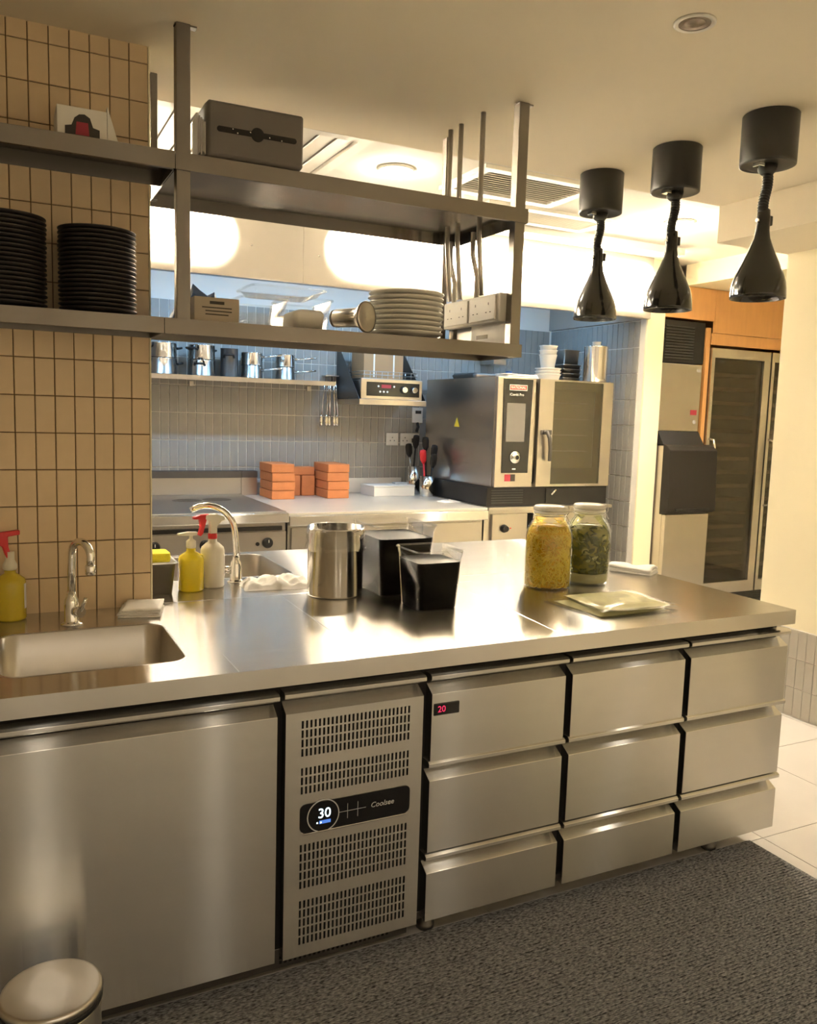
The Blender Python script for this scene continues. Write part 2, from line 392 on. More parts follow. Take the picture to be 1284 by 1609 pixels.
def added_hood_light(x0, x1, label):  # added to light two zones of the hood front; no known fixture
    """added ceiling batten with a narrow-beam lens turned to the hood"""
    t = thing('added_hood_light', label, 'light', ((x0+x1)/2, 2.60, ZK), 0, 'added linear lights aimed at the extractor hood')
    L = (x1-x0)/2
    MB().prism([(-.03, -.0005), (.03, -.0005), (.03, -.028), (.012, -.05), (-.03, -.05)][::-1], -L-.01, L+.01, 'x').build('housing', 'white', t)
    b = MB(); b.prism([(.0305, -.030), (.0335, -.031), (.0155, -.053), (.0125, -.052)][::-1], -L, L, 'x'); b.build('lens', 'ebulb', t)
    l = light('AREA', 'lamp_strip', (0, .03, -.046), P_HOODWASH*(x1-x0), KITCHEN, t); l.data.shape = 'RECTANGLE'; l.data.size = x1-x0; l.data.size_y = .03
    l.data.spread = .85; l.rotation_euler = aim((0, 1, -.46))
added_hood_light(-1.3, .08, 'added linear light washing the left end of the extractor hood')
added_hood_light(.90, 3.3, 'added linear light washing the right part of the extractor hood')
downlight((4.4, 2.2, 2.60), 'warm downlight in the bulkhead before the wine cooler', True, P_PASSAGE, WARM, r=.055, spot=2.5)

# ================================================================== ISLAND
# ---- worktop
XL, XR = -1.30, 1.43
S1 = (-.870, .318, .435, .405)     # front sink centre and size
S2 = (-.275, 1.37, .49, .50)       # rear sink
wt = thing('worktop', 'long brushed steel worktop of the island with two sinks', 'worktop', (0, 0, 0))
def sheet(name, outer, holes, z0, z1):
    bm = bmesh.new(); edges = []
    for L in [outer]+holes:
        vs_ = [bm.verts.new((p[0], p[1], z1)) for p in L]
        for i in range(len(vs_)): edges.append(bm.edges.new((vs_[i], vs_[(i+1) % len(vs_)])))
    bmesh.ops.triangle_fill(bm, use_beauty=True, edges=edges)
    bmesh.ops.recalc_face_normals(bm, faces=bm.faces)
    if sum(f.normal.z for f in bm.faces) < 0: bmesh.ops.reverse_faces(bm, faces=bm.faces)
    b = MB(); bm.verts.index_update()
    b.add([v.co for v in bm.verts], [[v.index for v in f.verts] for f in bm.faces]); bm.free()
    for L, rev in [(outer, False)]+[(h, True) for h in holes]:
        L0 = [(p[0], p[1], z0) for p in L]; L1 = [(p[0], p[1], z1) for p in L]
        b.loft([L0, L1] if not rev else [L1, L0], False, False, False)
    return b.build(name, 'top', wt)
def hole(s, z, r=.05, shrink=0, n=7): return rrect(s[2]-shrink, s[3]-shrink, r, n, s[0], s[1], z)
outer = [(XL, -.03), (XR, -.03), (XR, 1.68), (-.632, 1.68), (-.632, YW-.001), (XL, YW-.001)]
sheet('steel_top', outer, [hole(S1, 0), hole(S2, 0)], .85, .90)
for S, dp in ((S1, .17), (S2, .22)):
    b = MB(); b.loft([hole(S, .8995, .05, -.012), hole(S, .9012, .05, -.006), hole(S, .897, .05, .004), hole(S, .9-dp+.03, .05, .02), hole(S, .9-dp+.008, .045, .04), hole(S, .9-dp, .03, .09)][0:1]
                      + [hole(S, .9012, .05, -.006), hole(S, .897, .05, .004), hole(S, .9-dp+.03, .05, .02), hole(S, .9-dp+.008, .045, .04), hole(S, .9-dp, .03, .09)], False, True)
    bs = b.build('sink_basin', 'satin', wt)
    MB().lathe([(.001, .9-dp+.002), (.035, .9-dp+.003), (.042, .9-dp+.0005)], 24, (S[0], S[1], 0), cap0=False, cap1=False).build('drain', 'chrome', bs)
for (xa, ya, xb, yb) in ((-.5585, -.028, -.5585, .13), (-.212, -.028, -.2, .74), (.43, -.028, .49, .74), (-.62, .775, .58, .775), (.58, .88, 1.42, .88)):
    b = MB(); d = Vector((xb-xa, yb-ya, 0)).normalized(); n = Vector((-d.y, d.x, 0))*.0016
    A = Vector((xa, ya, .9)); B = Vector((xb, yb, .9))
    b.loft([[A+n, A+Vector((0, 0, .0007)), A-n], [B+n, B+Vector((0, 0, .0007)), B-n]], True, True, False).build('weld_seam', 'polished', wt)

# ---- refrigerated counter
fc = thing('refrigerated_counter', 'steel refrigerated counter with nine drawers, vent panel and door', 'refrigerator', (0, 0, 0))
W, G = .4632, .0256
body = MB().box(-1.24, -.44, .045, .74, .085, .70).box(-1.24, -.44, .045, .085, .70, .849).box(-1.24, -1.20, .085, .74, .70, .849).box(-.44, 1.43, .045, .74, .085, .849).build('body', 'satin', fc)
bx('front_recess', 'gap', -1.235, 1.425, .040, .0449, .09, .845, body)
bx('bottom_tray', 'darksteel', -1.2, 1.40, .05, .70, .060, .0845, body)
rows = [(.763, .5536), (.507, .2919), (.2272, .0802)]
def front_panel(b, x0, x1, T, B):
    """flat face with a bevelled grip that slants back along the top"""
    prof = [(0, B), (.039, B), (.039, T+.0234), (0, T)]
    return b.prism([(p[0], p[1]) for p in prof][::-1], x0, x1, 'x')
def rail(x0, x1, z, parent):
    b = MB(); b.prism([(.039, z-.008), (.039, z+.012), (.002, z+.012), (-.006, z+.007), (-.006, z-.003), (.002, z-.008)][::-1], x0, x1, 'x')
    return b.build('grip_rail', 'steel', parent, bevel=.001)
for j in range(3):
    for i, (T, B) in enumerate(rows):
        x0 = j*(W+G)
        d = front_panel(MB(), x0, x0+W, T, B).build('drawer', 'steel', fc, bevel=.0012)
        rail(x0-.006, x0+W+.006, T+.047, d)
# probe display on the first drawer
pd = bx('probe_display', 'panelblack', .006, .088, -.003, .002, .700, .735, fc, bevel=.002)
text('20', .026, 'ered', pd, (.030, -.0033, .7175), name='digits')
door = front_panel(MB(), -1.22, -.4503, .759, .079).build('door', 'steel', fc, bevel=.0012)
rail(-1.225, -.446, .807, door)
# ventilation panel with slots cut through
def slot_panel(x0, x1, z0, z1, blocks, xs, y0=0., y1=.02):
    zs = []
    for (zt, zb, n) in blocks:
        p = (zt-zb)/n
        for k in range(n): zs.append((zt-p*k-p*.80, zt-p*k))
    zs.sort(); zc = [z0]
    for a, b_ in zs: zc += [a, b_]
    zc.append(z1); xc = [x0]
    for a, b_ in xs: xc += [a, b_]
    xc.append(x1)
    b = MB(); V = [(x, y0, z) for z in zc for x in xc]; nx = len(xc); F = []
    for r in range(len(zc)-1):
        for c in range(nx-1):
            if r % 2 == 1 and c % 2 == 1: continue
            F.append((r*nx+c, r*nx+c+1, (r+1)*nx+c+1, (r+1)*nx+c))
    b.add(V, F)
    return b
n = 27; p = .322/n
xs = [(-.385+p*k, -.385+p*k+p*.48) for k in range(n)]
pan = slot_panel(-.4282, -.0272, .0802, .763, [(.740, .638, 4), (.611, .534, 3), (.398, .269, 5), (.239, .109, 5)], xs)
pan.prism([(0, .763), (.039, .763), (.039, .7864)][::-1], -.4282, -.0272, 'x')
pan.box(-.4282, -.4262, .0005, .03, .0802, .763); pan.box(-.0292, -.0272, .0005, .03, .0802, .763); pan.box(-.4282, -.0272, .0005, .03, .0802, .082)
vp_ = pan.build('vent_panel', 'steel', fc)
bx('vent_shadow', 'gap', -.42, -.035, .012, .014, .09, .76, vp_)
rail(-.433, -.022, .810, vp_)
MB().loft([[(q[0], -.002, q[1]) for q in [(r_[0], r_[1]) for r_ in rrect(.324, .080, .016, 5, -.2245, .470)]],
           [(q[0], .003, q[1]) for q in [(r_[0], r_[1]) for r_ in rrect(.324, .080, .016, 5, -.2245, .470)]]], True, True, False).build('control_display', 'panelblack', fc)
dsp = [o for o in fc.children if o.name.startswith('control_display')][0]
MB().lathe([(.043, -.0022), (.0445, -.0034), (.046, -.0022)], 40, (-.321, 0, .470), 'y', False, False).build('display_ring', 'silverink', dsp)
text('30', .038, 'edigit', dsp, (-.318, -.0030, .476), name='digits')
bx('blue_bar', 'eblue', -.332, -.300, -.0028, -.0022, .448, .457, dsp)
for k, x in enumerate((-.338, -.328)): bx('indicator', 'edigit', x-.002, x+.002, -.003, -.0022, .450, .454, dsp)
bx('key_line', 'silverink', -.275, -.197, -.0026, -.0020, .4695, .4705, dsp)
for x in (-.251, -.221): bx('key_line', 'silverink', x-.0005, x+.0005, -.0026, -.0020, .449, .491, dsp)
text('Coolsee', .021, 'silverink', dsp, (-.148, -.0024, .472), name='lettering', shear=.25)
bx('display_sill', 'polished', -.38, -.07, -.005, .001, .4255, .4295, dsp, bevel=.001)
for (x, y) in ((.05, .09), (1.22, .09), (.05, .66), (1.22, .66), (-1.12, .09), (-1.12, .66)):
    MB().lathe([(.024, 0), (.028, .004), (.028, .018), (.022, .022), (.022, .085)], 20, (x, y, 0)).build('leg', 'darksteel', fc)
kp = bx('kick_panel', 'darksteel', -1.2, -.03, .055, .075, .022, .084, fc)
ks = MB()
for k in range(24):
    for r in range(3): ks.box(-.42+.014*k, -.413+.014*k, .0535, .0552, .034+.014*r, .042+.014*r)
ks.build('kick_slots', 'gap', kp)
# rear part of the island under the deep worktop
bx_ = thing('island_base', 'steel cupboard carrying the deep rear half of the worktop', 'cabinet', (0, 0, 0))
cb = MB().box(-.60, 1.41, .80, 1.64, .085, .655); cb.build('carcass', 'satin', bx_)
bx('upper_frame', 'satin', .02, 1.41, .80, 1.64, .655, .849, bx_)
for (x, y) in ((-.52, .88), (1.33, .88), (-.52, 1.56), (1.33, 1.56)):
    MB().cyl((x, y, 0), .022, .085).build('leg', 'satin', bx_)
# ================================================================== HANGING SHELVES
hs = thing('hanging_shelf', 'two-tier steel shelf hung from the ceiling over the worktop', 'shelf', (0, 0, 0))
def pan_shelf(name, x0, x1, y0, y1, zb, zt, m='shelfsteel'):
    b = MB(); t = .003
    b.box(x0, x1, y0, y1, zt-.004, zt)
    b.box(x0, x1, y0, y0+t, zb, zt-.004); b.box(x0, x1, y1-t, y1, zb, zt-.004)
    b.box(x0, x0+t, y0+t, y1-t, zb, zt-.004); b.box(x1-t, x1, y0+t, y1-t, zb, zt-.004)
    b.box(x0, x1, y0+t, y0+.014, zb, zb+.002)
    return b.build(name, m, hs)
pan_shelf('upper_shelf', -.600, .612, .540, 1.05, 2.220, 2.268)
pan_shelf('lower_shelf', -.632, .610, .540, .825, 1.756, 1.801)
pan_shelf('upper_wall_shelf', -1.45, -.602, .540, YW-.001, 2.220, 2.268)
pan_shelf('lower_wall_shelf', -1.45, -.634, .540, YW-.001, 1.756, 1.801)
for (x, y) in ((-.597, .565), (.562, .565)):
    q = bx('post', 'shelfsteel', x, x+.040, y-.02, y+.018, 1.757, ZC-.001, hs, bevel=.002)
    bx('ceiling_plate', 'shelfsteel', x-.002, x+.060, y-.012, y+.012, ZC-.005, ZC-.0005, q)
for (x, y) in ((-.600, .955), (.528, 1.00)):
    bx('post', 'shelfsteel', x, x+.022, y, y+.035, 1.83 if x > 0 else 2.222, ZC-.001, hs, bevel=.002)
bx('end_panel', 'shelfsteel', .566, .570, .56, 1.0, 1.802, 1.90, hs)
bx('end_panel_facing', 'white', .5635, .5655, .56, .82, 1.802, 1.90, hs)
bx('panel_label', 'brass', .562, .5634, .70, .78, 1.83, 1.845, hs)

# ---- conduits and socket box
sb = thing('socket_box', 'cream trunking with two double power sockets at the end of the shelf', 'socket', (.535, .58, 1.882))
MB().box(0, .045, 0, .41, 0, .10).build('trunking', 'white', sb, bevel=.004)
for k, y in enumerate((.02, .215)):
    pl = bx('socket_plate', 'white', -.008, -.0005, y, y+.18, .008, .092, sb, bevel=.002)
    for s_ in (.045, .135):
        for (dy, dz, a, b_) in ((0, .018, .003, .009), (-.014, -.012, .008, .003), (.014, -.012, .008, .003)):
            bx('pin_hole', 'gap', -.0086, -.0079, y+s_+dy-a/2, y+s_+dy+a/2, .048+dz-b_/2, .048+dz+b_/2, pl)
for k, (x, y) in enumerate(((.512, .705), (.515, .77), (.505, .851), (.503, .927), (.530, .965))):
    zt = ZC-.001 if k in (0, 2, 3) else 2.219
    MB().tube([(x+.035, y, 1.9835), (x+.035, y, 2.06), (x+.012, y, 2.14), (x+.012, y, zt)] if k in (1, 4) else [(x+.02, y, 1.9835), (x+.01, y, 2.1), (x, y, 2.2), (x, y, zt)], .0095, 12).build('conduit', 'satin', sb).location = (-.535, -.58, -1.882)

# ---- things on the shelves
bp = thing('napkin_box', 'small white carton with dark printed badge on the upper shelf', 'box', (-.845, .64, 2.2685))
MB().box(-.065, .065, -.06, .06, 0, .085).build('carton', 'paper', bp, bevel=.002)
b = MB(); b.prism([(-.045, .002), (.045, .002), (.045, .032), (.028, .036), (.02, .060), (.006, .068), (-.008, .066), (-.02, .056), (-.028, .036), (-.045, .032)], -.0608, -.0603, 'y'); b.build('badge', 'ink', bp)
b = MB(); b.prism([(-.018, .012), (.018, .012), (.015, .046), (-.015, .046)], -.0614, -.0609, 'y'); b.build('badge_centre', 'inkred', bp)
b = MB(); b.loft([[(.066, -.06, .002), (.066, .05, .002), (.066, .05, .085), (.066, -.06, .10)], [(.10, -.045, .0), (.105, .04, .0), (.075, .04, .085), (.068, -.05, .10)]], True, True, False); b.build('open_flap', 'paper', bp)
td = thing('towel_dispenser', 'dark grey paper towel dispenser with black slot on the upper shelf', 'dispenser', (-.365, .592, 2.2685), -.02)
MB().loft([[(q[0], y, q[1]) for q in [(r_[0]*1, r_[1]) for r_ in rrect(.292-k2, .158-k2, .008, 5, 0, .081)]] for y, k2 in ((-.062, .02), (-.055, .004), (-.02, 0), (.07, 0), (.075, .01))], True, True, True).build('cover', mat('dispenser_grey', (.15, .135, .12), .45), td)
MB().loft([[(q[0], y, q[1]) for q in [(r_[0], r_[1]) for r_ in rrect(.24, .016, .0079, 5, .002, .08)]] for y in (-.064, -.058)], True, True, False).build('slot', 'panelblack', td)
MB().cyl((.002, -.0645, .08), .020, .006, 'y').build('lock_disc', 'panelblack', td)
for (x, z) in ((-.072, .084), (-.058, .075), (-.02, .083), (.038, .077), (.075, .074)): MB().lathe([(.003, -.0660), (.001, -.0668)], 8, (x, 0, z), 'y').build('slot_glint', 'chrome', td)  # chrome specks put highlights onto the black slot
b = MB()
for k in range(5):
    x = -.147-.004*k
    b.box(x-.0015, x+.0015, -.04+.006*k, .06, .01+.008*(k % 2), .10+.007*k)
b.build('paper_stack', 'paper', td)
# black plates, two stacks
def plate(name, mtl, r, h, foot):
    o = MB().lathe([(foot*.9, 0), (foot, 0), (foot*1.05, h*.25), (r*.9, h*.55), (r, h*.86), (r*1.0, h), (r*.985, h*1.02), (r*.88, h*.72), (foot*1.0, h*.42), (.001, h*.4)], 36, cap1=False).build(name, mtl)
    return o
bp0 = None
for cx, n, lab in ((-1.045, 20, 'black plate of the stack cut by the left picture edge'), (-.802, 19, 'black plate of the stack between tiled wall edge and left stack')):
    for k in range(n):
        if bp0 is None: bp0 = plate('black_plate', 'black_plate', .1075, .0165, .065); o = bp0
        else: o = bp0.copy(); C.objects.link(o)
        o.location = (cx+random.uniform(-.0012, .0012), .6535, 1.8015+k*.0124)
        tag(o, lab+', '+nth(k, n), 'plate', 'black plates on the lower shelf, '+('left' if cx < -1 else 'right')+' stack')
wp0 = None
for k in range(9):
    if wp0 is None: wp0 = plate('white_plate', 'plate', .132, .023, .075); o = wp0
    else: o = wp0.copy(); C.objects.link(o)
    o.location = (.212+random.uniform(-.003, .003), .680, 1.8015+k*.0166)
    tag(o, 'round white dinner plate of the stack on the lower shelf, '+nth(k, 9), 'plate', 'white plates on the lower shelf')
cbx = thing('label_carton', 'small grey carton with printed lines beside the left post', 'box', (-.473, .60, 1.8015))
MB().box(-.068, .068, -.03, .05, 0, .072).build('carton', mat('carton_grey', (.45, .39, .31), .7, var=.05), cbx, bevel=.0015)
bx('print_block', 'ink', -.022, .022, -.0306, -.0302, .052, .061, cbx)
for z in (.042, .032, .022): bx('print_line', 'ink', -.045+.01*(z < .04), .045-.01*(z < .03), -.0306, -.0302, z-.002, z+.0015, cbx)
bw = thing('wrap_bundle', 'crumpled blue wrap lying behind the grey carton', 'bag', (-.50, .705, 1.8015))
b = MB(); secs = []
for k in range(9):
    t = k/8; hh = .10*math.sin(PI*min(1, t*1.02))**.7*(1+.25*math.sin(k*2.4))+.012
    secs.append([(-.09+.18*t, -.04, 0), (-.09+.18*t, -.03, hh*.75), (-.09+.18*t+.006, 0, hh), (-.09+.18*t, .03, hh*.7), (-.09+.18*t, .04, 0)])
b.loft(secs, True, True, False).build('wrap', 'blue', bw)
# clear plastic tubs
def tub(name, label, loc, w_, d_, h_, rz, lean=0, fill='paper'):
    t = thing(name, label, 'container', loc, rz)
    t.rotation_euler[1] = lean
    b = MB(); b.loft([rrect(w_*.84, d_*.84, .02, 4, 0, 0, .001), rrect(w_*.9, d_*.9, .02, 4, 0, 0, h_*.5), rrect(w_, d_, .022, 4, 0, 0, h_)], True, False).build('tub', 'plastic', t)
    b = MB(); L = [rrect(w_+a, d_+a, .024, 4, 0, 0, z) for a, z in ((0, h_-.004), (.012, h_-.004), (.012, h_+.001), (0, h_+.001))]
    b.loft(L+[L[0]], False, False, False).build('rim', 'film', t)
    return t
t = tub('food_tub', 'clear plastic food tub lying open beside the grey carton', (-.322, .665, 1.8015), .15, .20, .085, .0)
for k in range(5):
    MB().loft([[(x, -.05+.02*k, .006+.010*k+a) for x, a in ((-.05, 0), (.05, .002), (.05, .006), (-.05, .004))], [(x, .04+.008*k, .006+.010*k+a) for x, a in ((-.05, 0), (.05, .002), (.05, .006), (-.05, .004))]], True, True, False).build('lid', 'film', t)
t = tub('food_tub', 'clear plastic food tub stacked at an angle behind the steel scoop', (-.160, .70, 1.8015), .145, .20, .10, -.0)
MB().loft([rrect(.10, .15, .02, 4, 0, 0, .004), rrect(.11, .16, .02, 4, 0, 0, .055), rrect(.08, .13, .02, 4, .01, 0, .068)]).build('packets', 'paper', t)
tub('food_tub', 'upside-down clear tub lid resting on top of the tubs', (-.235, .69, 1.9065), .24, .20, .022, .0)
sc = thing('steel_scoop', 'round steel bowl lying on its side beside the white plates', 'bowl', (-.002, .60, 1.8015))
b = MB(); b.lathe([(.001, -.036), (.030, -.037), (.044, -.040), (.050, -.040), (.052, -.036), (.050, -.030), (.040, -.018), (.033, -.005), (.031, .02), (.030, .085), (.026, .09)], 36, (0, 0, .0525), 'y', False).build('bowl', 'satin', sc)
MB().lathe([(.0285, .0905), (.0285, .096), (.02, .099)], 28, (0, 0, .0525), 'y').build('end_cap', 'satin', sc)
sc.rotation_euler = (0, 0, .55)
# ================================================================== HEAT LAMPS
def heat_lamp(loc, label):
    t = thing('heat_lamp', label, 'lamp', loc, 0, 'pendant heat lamps over the island')
    MB().lathe([(.001, -.168), (.075, -.168), (.090, -.172), (.0945, -.170), (.095, -.162), (.095, -.003), (.092, 0)], 40, cap0=False).build('ceiling_canopy', 'lampcan', t)
    MB().lathe([(.02, -.2), (.03, -.19), (.034, -.169)], 20).build('cable_gland', 'cord', t)
    bx('junction_clip', 'chrome', -.062, -.035, -.02, .01, -.182, -.1685, t, bevel=.002)
    pts = []; rs = []
    N = 150
    for i in range(N+1):                      # coiled cable around a slightly swaying axis
        f_ = i/N; a = f_*2*PI*15
        sway = .007*math.sin(f_*PI*1.6+.4)
        pts.append((sway+.0125*math.cos(a), .0125*math.sin(a), -.190-f_*.140))
    MB().tube(pts, .0068, 6).build('coiled_cable', 'cord', t)
    MB().tube([(.004, 0, -.19), (.012, 0, -.24), (.002, 0, -.30), (0, 0, -.34)], .008, 8).build('inner_cable', 'cord', t)
    MB().lathe([(.016, -.318), (.021, -.322), (.023, -.345), (.0235, -.392), (.028, -.420), (.044, -.462), (.066, -.510), (.083, -.548), (.0905, -.572), (.0940, -.595), (.0955, -.620), (.0955, -.630), (.0925, -.630), (.0915, -.600), (.085, -.570), (.060, -.51), (.03, -.44), (.018, -.40)], 44, cap0=True, cap1=True).build('shade', 'lamp', t)
    bx('switch', 'lamp', .022, .040, -.008, .008, -.372, -.338, t, bevel=.003)
    MB().cyl((-.034, 0, -.360), .007, .012, 'x', 12).build('cord_grip', 'chrome', t)
    MB().lathe([(.02, -.45), (.05, -.50), (.058, -.53), (.045, -.56), (.001, -.568)], 20).build('bulb_glass', 'edim', t)
    return t
heat_lamp((1.386, .205, ZC), 'black bell-shaped heat lamp hanging nearest the right wall')
heat_lamp((1.372, .640, ZC), 'black bell-shaped heat lamp in the middle of the three')
heat_lamp((1.352, 1.075, ZC), 'black bell-shaped heat lamp farthest from the right wall')

# ================================================================== ON THE WORKTOP
Z = .9012
def faucet(name, label, loc, rz, pts, r, base, extra=None):
    t = thing(name, label, 'faucet', loc, rz)
    MB().lathe([(base*1.5, 0), (base*1.5, .004), (base*1.12, .008), (base, .012), (base, .06), (base*.9, .075), (r*1.15, .085), (r*1.1, .10)], 28).build('base', 'chrome', t)
    MB().tube(pts, r, 16).build('spout', 'chrome', t)
    return t
def arc(c, R, a0, a1, n, plane='x'):
    return [(c[0]+R*math.cos(a0+(a1-a0)*k/n), c[1], c[2]+R*math.sin(a0+(a1-a0)*k/n)) for k in range(n+1)]
f1 = faucet('gooseneck_faucet', 'chrome gooseneck faucet at the front sink', (-.893, .590, .9003), -PI/2+.55, [(0, 0, .05), (.002, 0, .16), (.006, 0, .205)]+arc((.048, 0, .208), .042, PI, -.15, 12)+[(.0885, 0, .178)], .0115, .021)
MB().lathe([(.0125, 0), (.0145, .004), (.0145, .026), (.012, .03)], 20, (.0885, 0, .158)).build('aerator', 'chrome', f1)
MB().cyl((.018, 0, .042), .016, .026, 'x', 18).build('valve', 'chrome', f1)
MB().tube([(.04, 0, .045), (.052, .004, .07), (.055, .008, .085)], .0055, 10).build('lever', 'chrome', f1)
f2 = faucet('swan_neck_faucet', 'tall chrome swan-neck faucet at the rear sink behind the spray bottle', (-.285, 1.045, .9003), PI-.35, [(0, 0, .05), (-.002, 0, .12), (.004, 0, .18)]+arc((.105, 0, .185), .10, PI*.97, PI*.30, 12), .012, .022)
MB().cyl((.018, 0, .045), .014, .05, 'x', 18).build('valve', 'chrome', f2)
MB().tube([(.062, 0, .045), (.068, 0, .075), (.066, 0, .10)], .006, 10).build('lever', 'chrome', f2)
def bottle(name, label, loc, r, h, liquid, fill=1.0, wall=None):
    t = thing(name, label, 'bottle', loc, random.uniform(-.2, .2))
    MB().lathe([(r*.9, 0), (r, .006), (r, h*.80), (r*.93, h*.88), (r*.6, h*.96), (r*.38, h), (r*.36, h+.012)], 32).build('body', liquid, t)
    return t
def trigger(t, z, m1='red', m2='milky', collar='red', s=1., az=PI):
    r0 = MB().lathe([(.0155*s, z), (.0165*s, z+.002), (.0165*s, z+.018*s), (.013*s, z+.02*s)], 20).build('collar', collar, t)
    b = MB(); Y = .011*s
    b.prism([(-.012, z+.018*s), (.014, z+.018*s), (.014, z+.045*s), (.032, z+.062*s), (.046, z+.066*s), (.042, z+.080*s), (.010, z+.090*s), (-.030, z+.088*s), (-.032, z+.072*s), (-.014, z+.066*s), (-.012, z+.045*s)][::-1], -Y, Y, 'y')
    h_ = b.build('spray_head', m2, t, bevel=.003)
    b = MB(); b.prism([(-.018, z+.090*s), (-.052, z+.089*s), (-.075, z+.082*s), (-.075, z+.074*s), (-.052, z+.073*s), (-.048, z+.045*s), (-.056, z+.018*s), (-.050, z+.012*s), (-.041, z+.020*s), (-.032, z+.05*s), (-.026, z+.073*s)], -Y*.8, Y*.8, 'y')
    g = b.build('trigger', m1, t, bevel=.002)
    return h_
sp = bottle('spray_bottle', 'amber spray bottle with red trigger at the left picture edge', (-1.052, .706, .9003), .042, .140, 'amber')
MB().lathe([(.0165, .15), (.02, .155), (.02, .166), (.013, .18), (.013, .205)], 18).build('neck', 'milky', sp)
b = MB(); b.prism([(-.05, .262), (.028, .268), (.028, .254), (-.005, .250), (-.004, .22), (.009, .17), (-.004, .165), (-.02, .22), (-.05, .235)], -.010, .010, 'y'); b.build('trigger', 'red', sp, bevel=.003)
b = MB(); b.loft([[(.0425*math.cos(a), .0425*math.sin(a), z) for a in [(-.75+k*.1) for k in range(8)]] for z in (.035, .11)], False, False); b.build('label_sticker', 'paper', sp)
sp.rotation_euler[2] = .2
pb = bottle('pump_bottle', 'clear soap bottle of bright yellow liquid with white pump', (-.472, .945, .9003), .044, .140, 'yellow')
MB().lathe([(.016, .152), (.017, .156), (.017, .176), (.010, .182), (.006, .184), (.006, .200)], 18).build('pump_collar', 'milky', pb)
b = MB(); b.prism([(-.048, .206), (-.05, .200), (-.012, .196), (.02, .196), (.022, .208), (-.01, .210)], -.009, .009, 'y'); b.build('pump_head', 'milky', pb, bevel=.002)
pb.rotation_euler[2] = .2
sp2 = bottle('spray_bottle', 'milky white spray bottle with red collar and red trigger', (-.387, .985, .9003), .0425, .165, 'milky')
trigger(sp2, .176); sp2.rotation_euler[2] = .25
b = MB(); b.loft([[(.043*math.cos(a), .043*math.sin(a), z) for a in [(-.9+k*.1) for k in range(8)]] for z in (.04, .12)], False, False); b.build('label_sticker', 'paper', sp2)
tr = thing('steel_caddy', 'small steel pan holding a yellow sponge beside the tiled wall', 'pan', (-.583, .965, .9003), .0)
MB().loft([rrect(.080, .12, .014, 4, 0, 0, 0), rrect(.10, .14, .016, 4, 0, 0, .105), rrect(.118, .165, .02, 4, 0, 0, .108), rrect(.118, .165, .02, 4, 0, 0, .111), rrect(.097, .137, .015, 4, 0, 0, .1105), rrect(.077, .117, .013, 4, 0, 0, .004)], True, True).build('pan', 'satin', tr)
sg = tag(MB().loft([rrect(.07, .10, .01, 3, 0, 0, 0), rrect(.074, .10, .01, 3, 0, 0, .014), rrect(.07, .098, .01, 3, 0, 0, .03)]).build('sponge', 'sponge', None, (-.583, .965, 1.0118)), 'yellow sponge lying in the small steel pan', 'sponge')
sg.location.z = .9003+.111
def folded_cloth(name, label, loc, rz, w_, d_, h_, layers, m='cloth', amp=.004):
    b = MB(); nx, ny = 16, 10
    for L in range(layers):
        z0 = h_/layers*L; z1 = h_/layers*(L+1)-.0006
        def H(i, j, top):
            u, v = i/nx, j/ny
            q = noise.noise(Vector((u*2.5+L*3.1, v*2.5, loc[0]*9)))*amp*(.3+L/max(1, layers))
            e = max(abs(u-.5), abs(v-.5))*2
            return (z1 if top else z0)+(q if (top or L) else 0)-(.0022*max(0, e-.88)/.12 if top else 0)
        sx = w_*(1-.03*L*random.random()); sy = d_*(1-.03*L*random.random()); ox = random.uniform(-.004, .004)*L
        V = []; F = []
        for top in (0, 1):
            for i in range(nx+1):
                for j in range(ny+1):
                    wob = .004*noise.noise(Vector((i*.5, j*.5, L*5.)))
                    V.append(((i/nx-.5)*sx+ox+wob, (j/ny-.5)*sy+wob, max(0, H(i, j, top))))
        N = (nx+1)*(ny+1)
        for i in range(nx):
            for j in range(ny):
                a = i*(ny+1)+j; q = [a, a+ny+1, a+ny+2, a+1]
                F.append([k+N for k in q]); F.append(q[::-1])
        ring = [i*(ny+1) for i in range(nx+1)]+[nx*(ny+1)+j for j in range(1, ny+1)]+[i*(ny+1)+ny for i in range(nx-1, -1, -1)]+[j for j in range(ny-1, 0, -1)]
        for k in range(len(ring)):
            a, c = ring[k], ring[(k+1) % len(ring)]; F.append([a, c, c+N, a+N])
        b.add(V, F, True)
    return tag(b.build(name, m, None, loc, rz=rz), label, 'cloth')
folded_cloth('folded_cloth', 'folded white cloth with stripes of stitching by the tiled wall corner', (-.682, .672, .9008), -.25, .125, .15, .026, 4)
folded_cloth('folded_cloth', 'folded white cloth on the far right end of the worktop', (1.352, .735, .9008), -1.05, .20, .10, .030, 3, amp=.012)
